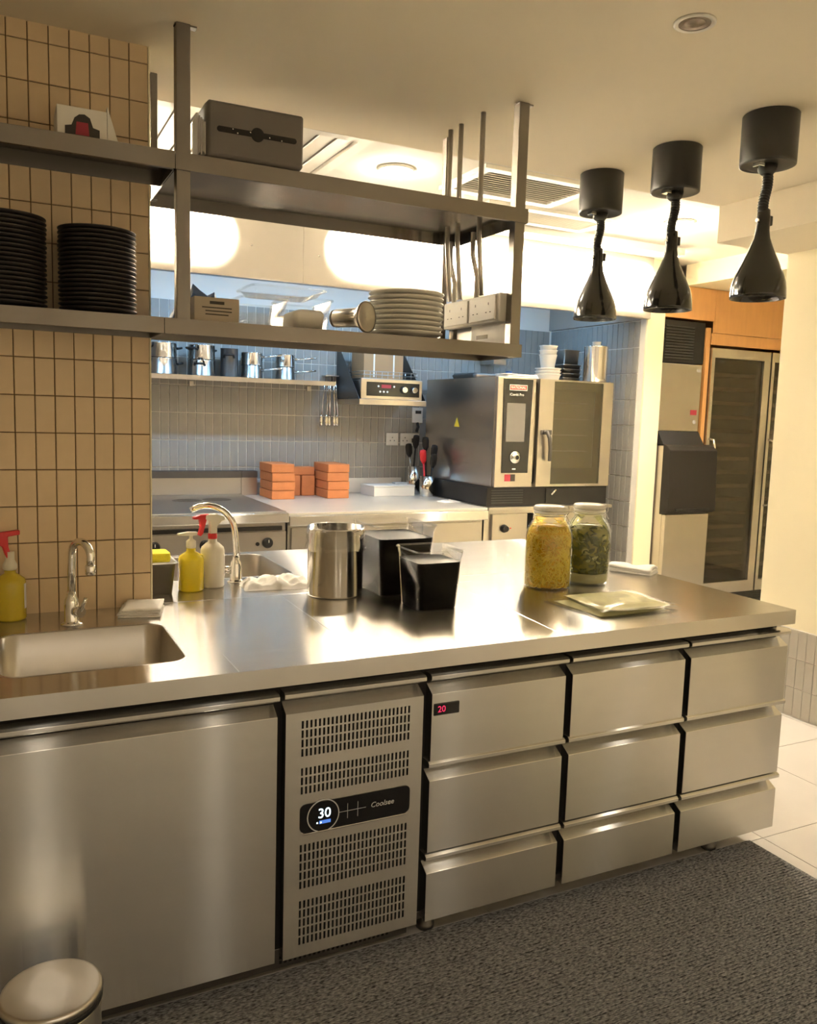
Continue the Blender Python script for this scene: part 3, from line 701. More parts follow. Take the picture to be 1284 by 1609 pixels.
def crumple(name, label, loc, rz, w_, d_, h_, seed, m='cloth'):
    b = MB(); nx, ny = 40, 24; V = []; F = []
    for i in range(nx+1):
        for j in range(ny+1):
            u, v = i/nx*2-1, j/ny*2-1
            e = max(0, 1-abs(u)**4)*max(0, 1-abs(v)**4)
            n_ = .55+.55*abs(noise.noise(Vector((u*2.2+seed, v*1.8, 1.3))))*2+.25*noise.noise(Vector((u*6, v*5, seed)))
            V.append((u*w_/2*(1+.08*noise.noise(Vector((v*2, seed, 0)))), v*d_/2*(1+.1*noise.noise(Vector((u*2, seed, 4)))), max(.0, h_*e**.5*n_)))
    N = len(V); V += [(x, y, 0) for x, y, z in V]
    for i in range(nx):
        for j in range(ny):
            a = i*(ny+1)+j; q = [a, a+ny+1, a+ny+2, a+1]; F.append(q); F.append([k+N for k in q[::-1]])
    ring = [i*(ny+1) for i in range(nx+1)]+[nx*(ny+1)+j for j in range(1, ny+1)]+[i*(ny+1)+ny for i in range(nx-1, -1, -1)]+[j for j in range(ny-1, 0, -1)]
    for k in range(len(ring)):
        a, c = ring[k], ring[(k+1) % len(ring)]; F.append([a, a+N, c+N, c])
    b.add(V, F, True)
    return tag(b.build(name, m, None, loc, rz=rz), label, 'cloth')
crumple('crumpled_towel', 'crumpled white towel heaped between rear faucet and steel canister', (-.165, .925, .9008), -.12, .25, .15, .034, 2.7)
# steel canister with plastic film
pc = thing('steel_canister', 'tall polished steel canister lined with a clear plastic bag', 'canister', (-.012, .728, .9003))
MB().lathe([(.092, 0), (.097, .002), (.098, .008), (.098, .235), (.1005, .238), (.1005, .242), (.096, .242), (.0955, .01), (.001, .008)], 48, cap1=False).build('body', 'polished', pc)
b = MB(); secs = []
for k, (r_, z) in enumerate(((.094, .12), (.0945, .243), (.1015, .2445), (.1025, .22), (.1045, .195), (.106, .178), (.1085, .166))):
    secs.append([((r_+(.002+.004*k/6)*noise.noise(Vector((math.cos(a)*3, math.sin(a)*3, k*.8))))*math.cos(a), (r_+.003*noise.noise(Vector((math.cos(a)*3, math.sin(a)*3, k*.8))))*math.sin(a), z+(.010*noise.noise(Vector((math.cos(a)*2.5, math.sin(a)*2.5, 7))) if k > 4 else 0)) for a in [2*PI*i/72 for i in range(72)]])
b.loft(secs, False, False).build('plastic_bag', 'film', pc)
def gn_box(label, loc, w_, d_, h_, lvl, rz=0):
    t = thing('clear_food_box', label, 'container', loc, rz)
    q = .80
    L = [rrect(w_*q, d_*q, .018, 5, 0, 0, 0), rrect(w_*.93, d_*.93, .022, 5, 0, 0, h_-.022), rrect(w_*.95, d_*.95, .022, 5, 0, 0, h_-.02), rrect(w_*.965, d_*.965, .022, 5, 0, 0, h_)]
    MB().loft(L, True, False).build('box', 'plastic', t)
    R_ = [rrect(w_*.965+a, d_*.965+a, .024, 5, 0, 0, z) for a, z in ((-.002, h_-.002), (.008, h_-.003), (.009, h_+.001), (.006, h_+.003), (-.002, h_+.002))]
    MB().loft(R_+[R_[0]], False, False).build('rim', 'film', t)
    s = q+(.93-q)*lvl/(h_-.022)
    MB().loft([rrect(w_*q-.005, d_*q-.005, .016, 5, 0, 0, .003), rrect(w_*s-.005, d_*s-.005, .020, 5, 0, 0, lvl)]).build('dark_contents', 'darkfood', t)
    return t
gn_box('tall clear box filled with black liquid, behind the other one', (.218, .735, .9003), .235, .265, .248, .205)
gn_box('smaller clear box filled with black liquid, in front of the other one', (.222, .458, .9003), .182, .182, .198, .160)
# clip-top jars
def jar(label, loc, kind):
    t = thing('preserving_jar', label, 'jar', loc, 0)
    r = .0885
    out = [(r*.86, 0), (r*.97, .004), (r, .016), (r, .195), (r*.97, .215), (r*.86, .242), (r*.70, .260), (r*.655, .268), (r*.655, .282)]
    inn = [(a-.004, z) for a, z in out]
    MB().lathe(out, 48, cap1=False).build('glass_body', 'glass', t)
    MB().lathe([(r*.62, .283), (r*.69, .285), (r*.70, .290), (r*.69, .294), (r*.62, .296)], 40).build('rubber_seal', 'white', t)
    MB().lathe([(r*.69, .2965), (r*.72, .299), (r*.72, .309), (r*.66, .314), (r*.3, .317), (.001, .317)], 40, cap1=False).build('glass_lid', 'plate', t)
    wz = MB(); wz.tube([(r*.71*math.cos(a), r*.71*math.sin(a), .278) for a in [2*PI*k/40 for k in range(41)]], .0018, 6); wz.build('wire_band', 'satin', t)
    wz = MB(); wz.tube([(.01, -r*.70, .278), (.012, -r*.80, .288), (.012, -r*.80, .305), (.012, -r*.74, .315)], .0018, 6); wz.tube([(-.012, -r*.70, .278), (-.012, -r*.80, .262), (-.0, -r*.84, .258), (.012, -r*.80, .262), (.01, -r*.70, .278)], .0018, 6); wz.build('clip', 'satin', t).rotation_euler = (0, 0, .9)
    rc = r-.0075
    if kind == 0:
        MB().lathe([(rc*.9, .006), (rc, .014), (rc, .195), (rc*.95, .214), (rc*.8, .238), (.001, .243)], 32, cap1=False).build('brine', 'shredcore', t)
        b = MB()
        rnd = random.Random(3)
        for k in range(900):
            a = rnd.uniform(0, 2*PI); z = rnd.uniform(.012, .235); da = rnd.uniform(-.7, .7); dz = rnd.uniform(-.045, .045); cv = rnd.uniform(-.02, .02)
            pts = []
            for i in range(6):
                f_ = i/5; aa = a+da*f_; zz = min(.238, max(.008, z+dz*f_+cv*math.sin(PI*f_)))
                lim = rc+.0012 if zz < .195 else rc*(1-.2*(zz-.195)/.043)+.001
                pts.append((lim*math.cos(aa), lim*math.sin(aa), zz))
            b.tube(pts, .0021, 4)
        b.build('pickled_shreds', 'shred', t)['kind'] = 'stuff'
    else:
        MB().lathe([(rc*.9, .006), (rc, .014), (rc, .045)], 32).build('settled_brine', 'lees', t)
        MB().lathe([(rc*.93, .0455), (rc*.97, .06), (rc*.97, .19), (rc*.88, .215), (rc*.6, .232), (.001, .234)], 32, cap1=False).build('brine', 'slicecore', t)
        rnd = random.Random(5)
        for nm, m_, cnt in (('cucumber_slices', 'slices', 300), ('pale_slices', 'slicepale', 60)):
            b = MB()
            for k in range(cnt):
                a = rnd.uniform(0, 2*PI); z = rnd.uniform(.048, .222); R_ = rnd.uniform(.011, .019)
                lim = rc*.955 if z < .19 else rc*(.955-.35*(z-.19)/.04)
                c = Vector((lim*math.cos(a), lim*math.sin(a), z))
                nrm = Vector((math.cos(a), math.sin(a), 0))
                nrm = (nrm+Vector((rnd.uniform(-.5, .5), rnd.uniform(-.5, .5), rnd.uniform(-.9, .9)))).normalized()
                u = nrm.orthogonal().normalized(); v_ = nrm.cross(u); el = rnd.uniform(.45, 1)
                V1 = []; V2 = []
                for i in range(10):
                    p_ = c+(u*math.cos(2*PI*i/10)+v_*el*math.sin(2*PI*i/10))*R_
                    for q_, L_ in ((p_+nrm*.0012, V1), (p_-nrm*.0012, V2)):
                        rr = math.hypot(q_.x, q_.y)
                        if rr > r-.0055: q_ = Vector((q_.x*(r-.0055)/rr, q_.y*(r-.0055)/rr, q_.z))
                        L_.append(Vector((q_.x, q_.y, max(.046, q_.z))))
                b.loft([V2, V1], True, True, False)
            b.build(nm, m_, t)['kind'] = 'stuff'
    lb = MB(); a0 = -1.0 if kind == 0 else -.85
    lb.loft([[((r+.0006)*math.cos(a), (r+.0006)*math.sin(a), z) for a in [a0+.09*k for k in range(8)]] for z in (.128, .155)], False, False); lb.build('label_sticker', 'paper', t)
    return t
jar('glass clip-top jar of shredded orange pickles', (.808, .592, .9003), 0)
jar('glass clip-top jar of green cucumber slices', (1.012, .612, .9003), 1)
# vacuum packs
def vac_pack(label, loc, rz, w_, d_, h_, seed):
    t = thing('vacuum_pack', label, 'packet', loc, rz, 'vacuum packs before the jars')
    nx, ny = 30, 26
    def surf(top):
        V = []
        for i in range(nx+1):
            for j in range(ny+1):
                u, v = i/nx*2-1, j/ny*2-1
                e = max(0, 1-(abs(u)/.86)**6)*max(0, 1-(abs(v)/.86)**6)
                hh = h_*e**.6*(.8+.3*noise.noise(Vector((u*2.4, v*2.4, seed))))
                edge = .003+.004*noise.noise(Vector((u*2, v*2, seed+3)))*(1-e)
                V.append((u*w_/2, v*d_/2, max(.0006, edge+hh) if top else max(.0002, edge-.0012 if e < .2 else 0.0002)))
        return V
    V = surf(1); N = len(V); V += surf(0); F = []
    for i in range(nx):
        for j in range(ny):
            a = i*(ny+1)+j; q = [a, a+ny+1, a+ny+2, a+1]; F.append(q); F.append([k+N for k in q[::-1]])
    MB().add(V, F, True).build('film_pouch', 'film', t)
    V2 = []; F2 = []
    for i in range(nx+1):
        for j in range(ny+1):
            x, y, z = V[i*(ny+1)+j]; V2.append((x*.84, y*.84, max(.001, z-.0015) if abs(i-nx/2) < nx/2-1 and abs(j-ny/2) < ny/2-1 else .001))
    for i in range(nx):
        for j in range(ny): a = i*(ny+1)+j; F2.append([a, a+ny+1, a+ny+2, a+1])
    MB().add(V2, F2, True).build('packed_food', 'packfood', t)
    return t
vac_pack('lower yellowish vacuum pack lying flat before the jars', (.825, .243, .9012), .02, .35, .30, .016, 1.)
vac_pack('upper yellowish vacuum pack lying on the other one', (.842, .232, .9205), -.05, .33, .29, .014, 6.)

# ================================================================== FLOOR THINGS
mt = tag(MB().box(-1.6, 1.395, -2.6, .058, .0005, .010).build('floor_mat', 'mat_', None, bevel=.003), 'dark grey ribbed floor mat in front of the drawers', 'mat')
b = MB()
for k in range(209):
    y = -2.58+k*.0125; b.box(-1.58, 1.375, y, y+.0075, .0095, .0122)
b.build('ribs', 'mat_', mt)['kind'] = 'stuff'
mt['label'] = 'dark grey ribbed floor mat in front of the drawers'
pbn = thing('pedal_bin', 'small round brushed steel pedal bin at the lower left corner', 'bin', (-1.005, -.185, .0128))
MB().lathe([(.088, 0), (.092, .004), (.092, .018)], 40).build('base_ring', 'black', pbn)
MB().lathe([(.0915, .0185), (.098, .03), (.1005, .252), (.0995, .256)], 48).build('body', 'steel', pbn)
MB().lathe([(.101, .2565), (.1035, .258), (.1035, .268), (.101, .27)], 48).build('collar', 'black', pbn)
MB().lathe([(.101, .2705), (.1035, .272), (.1035, .282), (.1015, .286), (.095, .2885), (.04, .2895), (.001, .290)], 48, cap1=False).build('lid', 'satin', pbn)
MB().box(.06, .075, .062, .086, .20, .262).build('hinge', 'black', pbn)
MB().tube([(-.03, -.09, .012), (-.03, -.125, .012), (.03, -.125, .012), (.03, -.09, .012)], .006, 8).build('pedal', 'black', pbn)

# ================================================================== KITCHEN BEYOND
# ---- extractor hood
hd = thing('extractor_hood', 'long pale steel extractor hood over the cooking line', 'hood', (0, 0, 0))
HX0, HX1, HY, HZ = -1.6, 3.375, 2.95, 2.315
for k, (a, b_) in enumerate(((HX0, .62), (.6215, 3.375))):
    bx('front_panel', 'hood', a, b_, HY, HY+.02, HZ, ZK-.0005, hd)
bx('bottom_lip', 'satin', HX0, HX1, HY, HY+.06, HZ-.004, HZ-.0005, hd)
bx('side_panel', 'hood', HX1-.015, HX1, HY+.021, 4.218, HZ, ZK-.0005, hd)
bx('side_panel', 'hood', HX0, HX0+.015, HY+.021, 4.218, HZ, ZK-.0005, hd)
for k in range(9):
    x = HX0+.03+k*.545
    b = MB(); b.prism([(3.35, 2.47), (4.20, 2.66), (4.20, 2.68), (3.35, 2.49)], x, x+.53, 'x'); b.build('filter', 'satin', hd)
bx('inner_ceiling', 'satin', HX0+.016, HX1-.016, HY+.021, 3.36, 2.49, 2.50, hd)
for k, x in enumerate((-.35, .55, 1.45, 2.65)):
    lm = bx('hood_light', 'ecool', x-.045, x+.045, 3.27, 3.34, 2.478, 2.489, hd)
    l = light('AREA', 'hood_tube', (x, 3.31, 2.47), P_UNDERHOOD, COOL, hd, .3); l.data.shape = 'RECTANGLE'; l.data.size = .55; l.data.size_y = .06
    l.rotation_euler = (.95, 0, 0)
for (u, z) in ((.30, 2.50), (.72, 2.485)): MB().lathe([(.007, HY-.003), (.004, HY-.006)], 12, (u, 0, z), 'y').build('chrome_dot', 'chrome', hd)  # small chrome dots on the front panels
# ---- ceiling vents
def ceiling_vent(label, x0, x1, y0, y1, along='x'):
    t = thing('ceiling_vent', label, 'vent', (0, 0, 0), 0, 'square air vents in the kitchen ceiling')
    z = ZK-.0006; wv = .055
    fr = MB().box(x0, x1, y0, y0+wv, z-.02, z).box(x0, x1, y1-wv, y1, z-.02, z).box(x0, x0+wv, y0+wv, y1-wv, z-.02, z).box(x1-wv, x1, y0+wv, y1-wv, z-.02, z)
    fr.build('frame', 'white', t)
    n = 11
    for k in range(n):
        b = MB()
        if along == 'x':
            y = y0+wv+.004+(y1-y0-2*wv-.01)*k/n; d = (y1-y0-2*wv)/n*.92
            b.prism([(y, z-.014), (y+d, z-.005), (y+d, z-.009), (y+.002, z-.018)], x0+wv, x1-wv, 'x')
        else:
            x = x0+wv+.004+(x1-x0-2*wv-.01)*k/n; d = (x1-x0-2*wv)/n*.92
            b.prism([(x, z-.014), (x+d, z-.005), (x+d, z-.009), (x+.002, z-.018)], y0+wv, y1-wv, 'y')
        b.build('louvre', 'white', t)
    bx('backing', 'ventgrey', x0+wv, x1-wv, y0+wv, y1-wv, z-.002, z-.0008, t)
    return t
ceiling_vent('air vent in the kitchen ceiling seen beside the left post', -.62, .46, 1.55, 2.30, 'y')
ceiling_vent('air vent in the kitchen ceiling seen behind the right post', 1.08, 1.80, 1.62, 2.10)
ceiling_vent('air vent in the kitchen ceiling nearest the hood', 1.45, 2.35, 2.18, 2.52)

# ---- cooking line
rg = thing('solid_top_range', 'steel range with a dark griddle top left of the bricks', 'range', (0, 0, 0))
bx('body', 'satin', -1.3, .565, 3.06, 4.21, .10, .86, rg)
bx('griddle_plate', 'griddle', -1.3, .565, 3.04, 4.12, .895, .912, rg, bevel=.004)
bx('front_rail', 'steel', -1.3, .567, 2.985, 3.06, .845, .905, rg, bevel=.006)
bx('vent_strip', 'grille_dark', -1.25, .54, 3.045, 3.0605, .790, .815, rg)
fp = bx('control_panel', 'satin', -1.28, .56, 3.03, 3.0595, .55, .785, rg)
for x in (-.25, .05, .44):
    kb = MB().lathe([(.034, 3.029), (.034, 3.02), (.028, 3.012), (.026, 2.998)], 24, (x, 0, .715), 'y').build('knob', 'black', rg)
    bx('pointer', 'white', x-.002, x+.002, 2.996, 2.998, .72, .738, kb)
MB().cyl((.375, 3.022, .71), .012, .008, 'y').build('igniter', 'black', rg)
bx('upstand', 'satin', -1.3, .566, 4.13, 4.20, .913, 1.035, rg)
bx('flue_trim', 'darksteel', -1.3, .565, 4.11, 4.205, 1.036, 1.085, rg)
for x, y in ((.09, 3.75), (.30, 3.78)): MB().lathe([(.10, .9122), (.10, .9126)], 32, (x, y, 0)).build('burn_mark', 'darksteel', rg)
ct = thing('prep_counter', 'pale topped steel counter between range and oven', 'counter', (0, 0, 0))
bx('top', mat('pale_top', (.66, .63, .57), .35, .3, var=.06), .570, 2.035, 3.0, 4.215, .885, .902, ct, bevel=.003)
bx('front_rail', 'steel', .570, 2.035, 2.985, 3.04, .82, .884, ct, bevel=.005)
bx('body', 'satin', .58, 2.03, 3.06, 4.2, .10, .884, ct)
for x0, x1 in ((.60, 1.06), (1.075, 1.53), (1.545, 2.01)):
    bx('cupboard_door', 'satin', x0, x1, 3.04, 3.0595, .14, .80, ct, bevel=.002)
bx('upstand', 'satin', .5705, .69, 4.13, 4.20, .903, 1.035, ct); bx('flue_trim', 'darksteel', .5705, .69, 4.12, 4.205, 1.036, 1.085, ct)
bx('upstand', 'white', .70, 1.93, 4.195, 4.2185, .903, 1.02, ct)
# ---- pot shelf
ps = thing('pot_shelf', 'long steel wall shelf carrying the saucepans', 'shelf', (0, 0, 0))
MB().box(-.9, 1.22, 3.90, 4.218, 1.762, 1.768).box(-.9, 1.22, 3.90, 3.904, 1.735, 1.762).build('shelf_board', 'satin', ps)
for x in (-.7, .2, 1.1): bx('bracket', 'satin', x, x+.03, 4.20, 4.2185, 1.70, 1.7345, ps)
for k in range(5):                                     # hanging spoons from the shelf end
    x = 1.235+.026*k*.8
    t = thing('serving_spoon', ('leftmost', 'second from left', 'middle', 'second from right', 'rightmost')[k]+' of the steel spoons hanging beside the pot shelf', 'spoon', (x, 4.165-.024*(k % 2), 1.82), 0, 'steel spoons hanging in a row')
    lean = .012*(2-k)/2
    MB().tube([(0, 0, 0), (-lean, 0, -.15), (-2*lean, 0, -.30)], .0085 if k > 1 else .004, 8).build('handle', 'polished', t)
    MB().loft([[(-2*lean+.0165*s*math.cos(a), .004+d*math.sin(a), z) for a in [2*PI*i/14 for i in range(14)]] for s, d, z in ((.25, .003, -.295), (.8, .004, -.32), (1, .006, -.345), (.85, .005, -.37), (.3, .003, -.385))]).build('spoon_bowl', 'polished', t)
hr = tag(bx('hook_rail', 'satin', 1.225, 1.335, 4.130, 4.2195, 1.818, 1.826), 'short steel hook rail that carries the spoons', 'rail')
def pan(label, loc, r, h, handles, rz=0, m='polished', lidded=False, hm='black'):
    t = thing('saucepan', label, 'pan', loc, rz)
    MB().lathe([(r*.94, 0), (r, .006), (r, h), (r*1.03, h+.002), (r*1.03, h+.005), (r*.97, h+.005), (r*.96, .006), (.001, .005)], 32, cap1=False).build('body', m, t)
    if handles == 'long':
        MB().tube([(r*.98, 0, h*.70), (r+.03, 0, h*.74), (r+.16, 0, h*.9)], .008, 8, [.01, .008, .007]).build('handle', 'polished', t)
    else:
        for s in (-1, 1):
            MB().tube([(s*r*.98, -.035, h*.7), (s*(r+.035), -.03, h*.78), (s*(r+.04), .03, h*.78), (s*r*.98, .035, h*.7)], .008, 8).build('handle', hm, t)
    if lidded:
        MB().lathe([(r*1.02, h+.0055), (r*.95, h+.014), (r*.4, h+.03), (.001, h+.034)], 28, cap1=False).build('lid', m, t)
        MB().lathe([(.008, h+.03), (.018, h+.048), (.012, h+.056)], 14).build('lid_knob', hm, t)
    return t
PZ = 1.7685
pan('lower wide steel pot with black handles by the tiled wall edge', (-.02, 4.05, PZ), .10, .105, 'side', .12)
pan('upper steel pot standing on the wide pot by the tiled wall', (-.02, 4.05, PZ+.1105), .098, .10, 'side', .3)
pan('lower steel pot with black handles, second from the tiled wall', (.255, 4.05, PZ), .095, .105, 'side', 1.2)
pan('upper steel pot with black handles, second from the tiled wall', (.255, 4.05, PZ+.1105), .092, .10, 'side', .7)
pan('dark steel pan between steel pots and stacked saucepans', (.455, 4.06, PZ), .062, .20, 'side', 1.3, 'darksteel')
pan('lower saucepan of the stack in the middle of the pot shelf', (.625, 4.08, PZ), .078, .088, 'long', -.62)
pan('upper saucepan of the stack in the middle of the pot shelf', (.625, 4.08, PZ+.0935), .078, .088, 'long', -.66)
pan('lower saucepan of the stack at the right end of the shelf', (.885, 4.09, PZ), .072, .088, 'long', -.25)
pan('upper saucepan of the stack at the right end of the shelf', (.885, 4.09, PZ+.0935), .072, .088, 'long', -.30)
# ---- salamander grill on its bracket
sl = thing('salamander_grill', 'wall-hung steel salamander grill with black control panel', 'grill', (0, 0, 0))
SX0, SX1, SY = 1.345, 1.905, 3.76
bx('body', 'satin', SX0+.03, SX1-.04, SY+.02, 4.19, 1.652, 1.79, sl, bevel=.004)
fr = bx('front_panel', 'satin', SX0+.02, SX1-.03, SY, SY+.019, 1.648, 1.80, sl, bevel=.004)
bx('control_strip', 'panelblack', SX0+.065, SX1-.055, SY-.003, SY+.002, 1.672, 1.775, sl)
for x in (.37, .455): 
    k_ = MB().lathe([(.029, SY-.0035), (.029, SY-.010), (.022, SY-.026), (.020, SY-.034)], 24, (SX0+x, 0, 1.725), 'y').build('knob', 'polished', sl)
for x, z in ((.16, 1.745), (.29, 1.745), (.175, 1.705), (.205, 1.705), (.235, 1.705)): MB().cyl((SX0+x, SY-.0045, z), .008, .0015, 'y', 12).build('button', 'white', sl)
bx('display', 'inkred', SX0+.185, SX0+.265, SY-.0038, SY-.0031, 1.732, 1.758, sl)
bs_ = thing('grill_bracket', 'steel bracket tray with triangular cheeks under the salamander', 'bracket', (0, 0, 0))
bx('tray', 'satin', SX0, SX1, SY-.02, 4.218, 1.606, 1.6465, bs_, bevel=.003)
for x in (SX0+.002, SX1-.006):
    b = MB(); b.prism([(SY-.01, 1.648), (4.215, 1.648), (4.215, 2.09)], x, x+.004, 'x'); b.build('cheek', 'darksteel', bs_)
wbk = thing('wire_basket', 'shallow wire basket standing on the salamander', 'basket', (1.63, 3.98, 1.8005))
b = MB()
for k in range(10): b.tube([(-.22+.049*k, -.17, .055), (-.22+.049*k, -.168, .003), (-.22+.049*k, .15, .003), (-.22+.049*k, .152, .055)], .0022, 5)
b.build('wires', 'satin', wbk)
b = MB()
for z in (.003, .03, .055): b.tube([(-.225, -.17, z), (.225, -.17, z), (.225, .152, z), (-.225, .152, z), (-.225, -.17, z)], .0028, 5)
b.build('hoops', 'satin', wbk)
cbo = thing('cardboard_box', 'brown cardboard box standing in the wire basket', 'box', (1.60, 4.00, 1.8065))
MB().box(-.165, .165, -.12, .12, 0, .20).build('carton', 'card', cbo, bevel=.002)
for x in (-.08, .085): bx('tape', 'paper', x-.006, x+.006, -.1208, -.1203, .01, .19, cbo)
# ---- wall sockets and notices
def wsock(label, x0, x1, z0, z1, m, cat='socket'):
    t = thing('wall_plate', label, cat, ((x0+x1)/2, 4.219, z0), 0)
    w2 = (x1-x0)/2; h = z1-z0
    MB().box(-w2, w2, -.012, -.0004, 0, h).build('plate', m, t, bevel=.003)
    return t, w2, h
t, w2, h = wsock('single white wall socket right of the bricks', 1.79, 1.90, 1.285, 1.388, 'white')
for dx, dz in ((0, .065), (-.018, .04), (.018, .04)): bx('pin_hole', 'gap', dx-.004, dx+.004, -.0128, -.0119, dz-.004, dz+.004, t)
t, w2, h = wsock('double white wall socket beside the single one', 1.918, 2.088, 1.285, 1.388, 'white')
for ox in (-.042, .042):
    for dx, dz in ((0, .065), (-.018, .04), (.018, .04)): bx('pin_hole', 'gap', ox+dx-.004, ox+dx+.004, -.0128, -.0119, dz-.004, dz+.004, t)
pg = bx('plug', 'ink', .02, .06, -.03, -.0125, .025, .06, t)
t, w2, h = wsock('white isolator switch under the salamander', 2.02, 2.12, 1.475, 1.60, 'white', 'switch')
bx('rocker', 'ink', -.02, .03, -.018, -.0121, .075, .10, t)
cb_ = MB(); cb_.tube([(2.07, 4.205, 1.475), (2.07, 4.19, 1.44), (2.055, 4.19, 1.40)], .012, 8)
tag(cb_.build('power_cable', 'cord'), 'black cable running down from the isolator switch', 'cable')
# ---- orange bricks
bk = None
def brick(x, y, z, sx, sy, sz, lab, rz=0.):
    o = MB().box(-sx/2, sx/2, -sy/2, sy/2, 0, sz).build('brick', 'brick', None, (x, y, z), .005, rz=rz)
    return tag(o, lab, 'brick', 'orange bricks on the back counter')
for cx, lab in ((.785, 'left'), (1.215, 'right')):
    for k, nm in enumerate(('bottom', 'second', 'third', 'top')):
        brick(cx+random.uniform(-.004, .004), 3.945, .9025+.0645*k, .172, .31, .062, nm+' orange brick in the '+lab+' stack')
brick(.945, 4.075, .9025, .105, .10, .155, 'upright orange brick behind, next to the left stack')
brick(1.06, 4.075, .9025, .105, .10, .155, 'upright orange brick behind, next to the right stack')
brick(1.0, 4.08, .9025+.157, .22, .10, .062, 'orange brick lying across the two upright ones')
bb = thing('white_box', 'flat white box on the pale counter right of the bricks', 'box', (1.715, 3.985, .9025), .05)
MB().box(-.18, .18, -.11, .13, 0, .072).build('box_body', 'paper', bb, bevel=.003)
MB().box(-.183, .183, -.112, .132, .0725, .082).build('box_lid', 'paper', bb, bevel=.002)
tt = tag(MB().box(-.06, .06, -.03, .03, 0, .012).build('tape_pack', 'silverink', None, (1.85, 4.05, .985), .003), 'small grey pack lying on the flat white box', 'packet')
def crock(label, loc, r, h, tools):
    t = thing('utensil_holder', label, 'holder', loc, 0)
    MB().lathe([(r*.95, 0), (r, .003), (r, h), (r*.95, h), (r*.94, .006), (.001, .005)], 28, cap1=False).build('cylinder', 'polished', t)
    return t
crock('tall steel utensil holder nearest the wall sockets', (1.96, 4.04, .9025), .052, .225, 3)
crock('shorter steel utensil holder beside the oven', (1.983, 3.84, .9025), .058, .16, 3)
def tool(name, label, base, tip, hm, head, hmat):
    A, B = Vector(base), Vector(tip); t = thing(name, label, 'utensil', A)
    MB().tube([(0, 0, 0), (B-A)], .008, 8).build('handle', hm, t)
    d = (B-A).normalized(); u = Vector((0, 1, 0)); s = d.cross(u).normalized(); p0 = B-A
    b = MB(); W_ = .028 if head == 'flat' else .022
    b.loft([[p0+d*z+s*w_*W_*math.cos(a)+u*.008*math.sin(a)*w_ for a in [2*PI*i/10 for i in range(10)]] for z, w_ in ((-.005, .3), (.03, 1), (.08, 1.1), (.105, .9), (.11, .3))])
    b.build('head', hmat, t); return t
tool('spatula', 'black spatula leaning in the tall utensil holder', (1.95, 4.04, .912), (1.975, 4.04, 1.27), 'black', 'flat', 'black')
tool('ladle', 'black ladle with steel handle in the tall utensil holder', (1.97, 4.06, .912), (1.94, 4.07, 1.20), 'polished', 'flat', 'black')
tool('tongs', 'red handled tool in the shorter utensil holder', (1.965, 3.82, .912), (1.955, 3.85, 1.16), 'red', 'flat', 'red')
tool('turner', 'large black turner in the shorter holder leaning back', (1.985, 3.85, .912), (1.99, 3.89, 1.26), 'black', 'flat', 'black')
tool('skimmer', 'black skimmer in the shorter holder next to the oven side', (2.0, 3.83, .912), (2.035, 3.84, 1.20), 'black', 'flat', 'black')
tool('brush', 'short black brush in the shorter utensil holder', (1.99, 3.81, .912), (2.01, 3.80, 1.13), 'black', 'flat', 'black')
crumple('crumpled_napkin', 'white napkin lying at the foot of the oven', (1.95, 3.42, .9025), .1, .15, .12, .014, 9.1)

# ---- combi oven on its stand
st = thing('oven_stand', 'steel stand with a black knob under the oven', 'stand', (0, 0, 0))
bx('cabinet', 'satin', 2.045, 3.14, 3.06, 4.16, .09, .88, st)
bx('top_plate', 'satin', 2.04, 3.145, 2.99, 4.17, .881, .905, st, bevel=.004)
bx('front_panel', 'satin', 2.10, 2.40, 3.035, 3.0595, .40, .85, st, bevel=.002)
bx('front_panel', 'satin', 2.45, 3.13, 3.035, 3.0595, .40, .85, st, bevel=.002)
bx('panel_gap', 'gap', 2.405, 2.445, 3.05, 3.0598, .40, .85, st)
MB().lathe([(.030, 3.034), (.030, 3.024), (.024, 3.012), (.022, 3.0)], 24, (2.20, 0, .745), 'y').build('knob', 'black', st)
bx('indicator', 'red', 2.252, 2.26, 3.030, 3.0349, .741, .749, st)
for x in (2.1, 3.08):
    for y in (3.12, 4.1): MB().cyl((x, y, 0), .022, .09).build('leg', 'satin', st)
ov = thing('combi_oven', 'large steel combi oven with glass door and touch screen', 'oven', (0, 0, 0))
OX0, OX1, OY = 2.105, 3.135, 3.05
bs2 = bx('base', 'black', 2.055, 3.13, OY, 4.12, .906, 1.040, ov)
for k in range(6): bx('vent_slat', 'grille_dark', 2.09, 2.36, OY-.004, OY-.0005, .925+.018*k, .933+.018*k, ov)
bx('drip_tap', 'black', 2.56, 2.68, OY-.01, OY-.0005, .925, 1.03, ov)
MB().tube([(2.60, OY-.018, .985), (2.64, OY-.022, 1.02)], .008, 8).build('tap_lever', 'chrome', ov)
b = MB(); b.box(OX0, OX1, OY+.16, 4.12, 1.041, 1.826); b.box(OX0, 2.44, OY+.03, OY+.16, 1.041, 1.826); b.box(2.44, OX1, OY+.03, OY+.16, 1.041, 1.065); b.box(2.44, OX1, OY+.03, OY+.16, 1.80, 1.826); b.box(OX1-.03, OX1, OY+.03, OY+.16, 1.065, 1.80)
b.build('cabinet', 'satin', ov)
for z in (1.19, 1.37, 1.55, 1.72): bx('side_rib', 'satin', OX0-.004, OX0-.0005, OY+.20, 4.05, z, z+.006, ov)
wsn = MB(); wsn.prism([(3.56, 1.46), (3.64, 1.46), (3.60, 1.53)], OX0-.0052, OX0-.0042, 'x'); wsn.build('warning_sign', 'yellowsign', ov)
bx('control_column', 'satin', OX0+.005, 2.435, OY, OY+.0295, 1.042, 1.828, ov, bevel=.003)
MB().prism([(2.165, 1.145), (2.39, 1.145), (2.405, 1.815), (2.155, 1.815)], OY-.004, OY-.0005, 'y').build('control_panel', 'panelblack', ov)
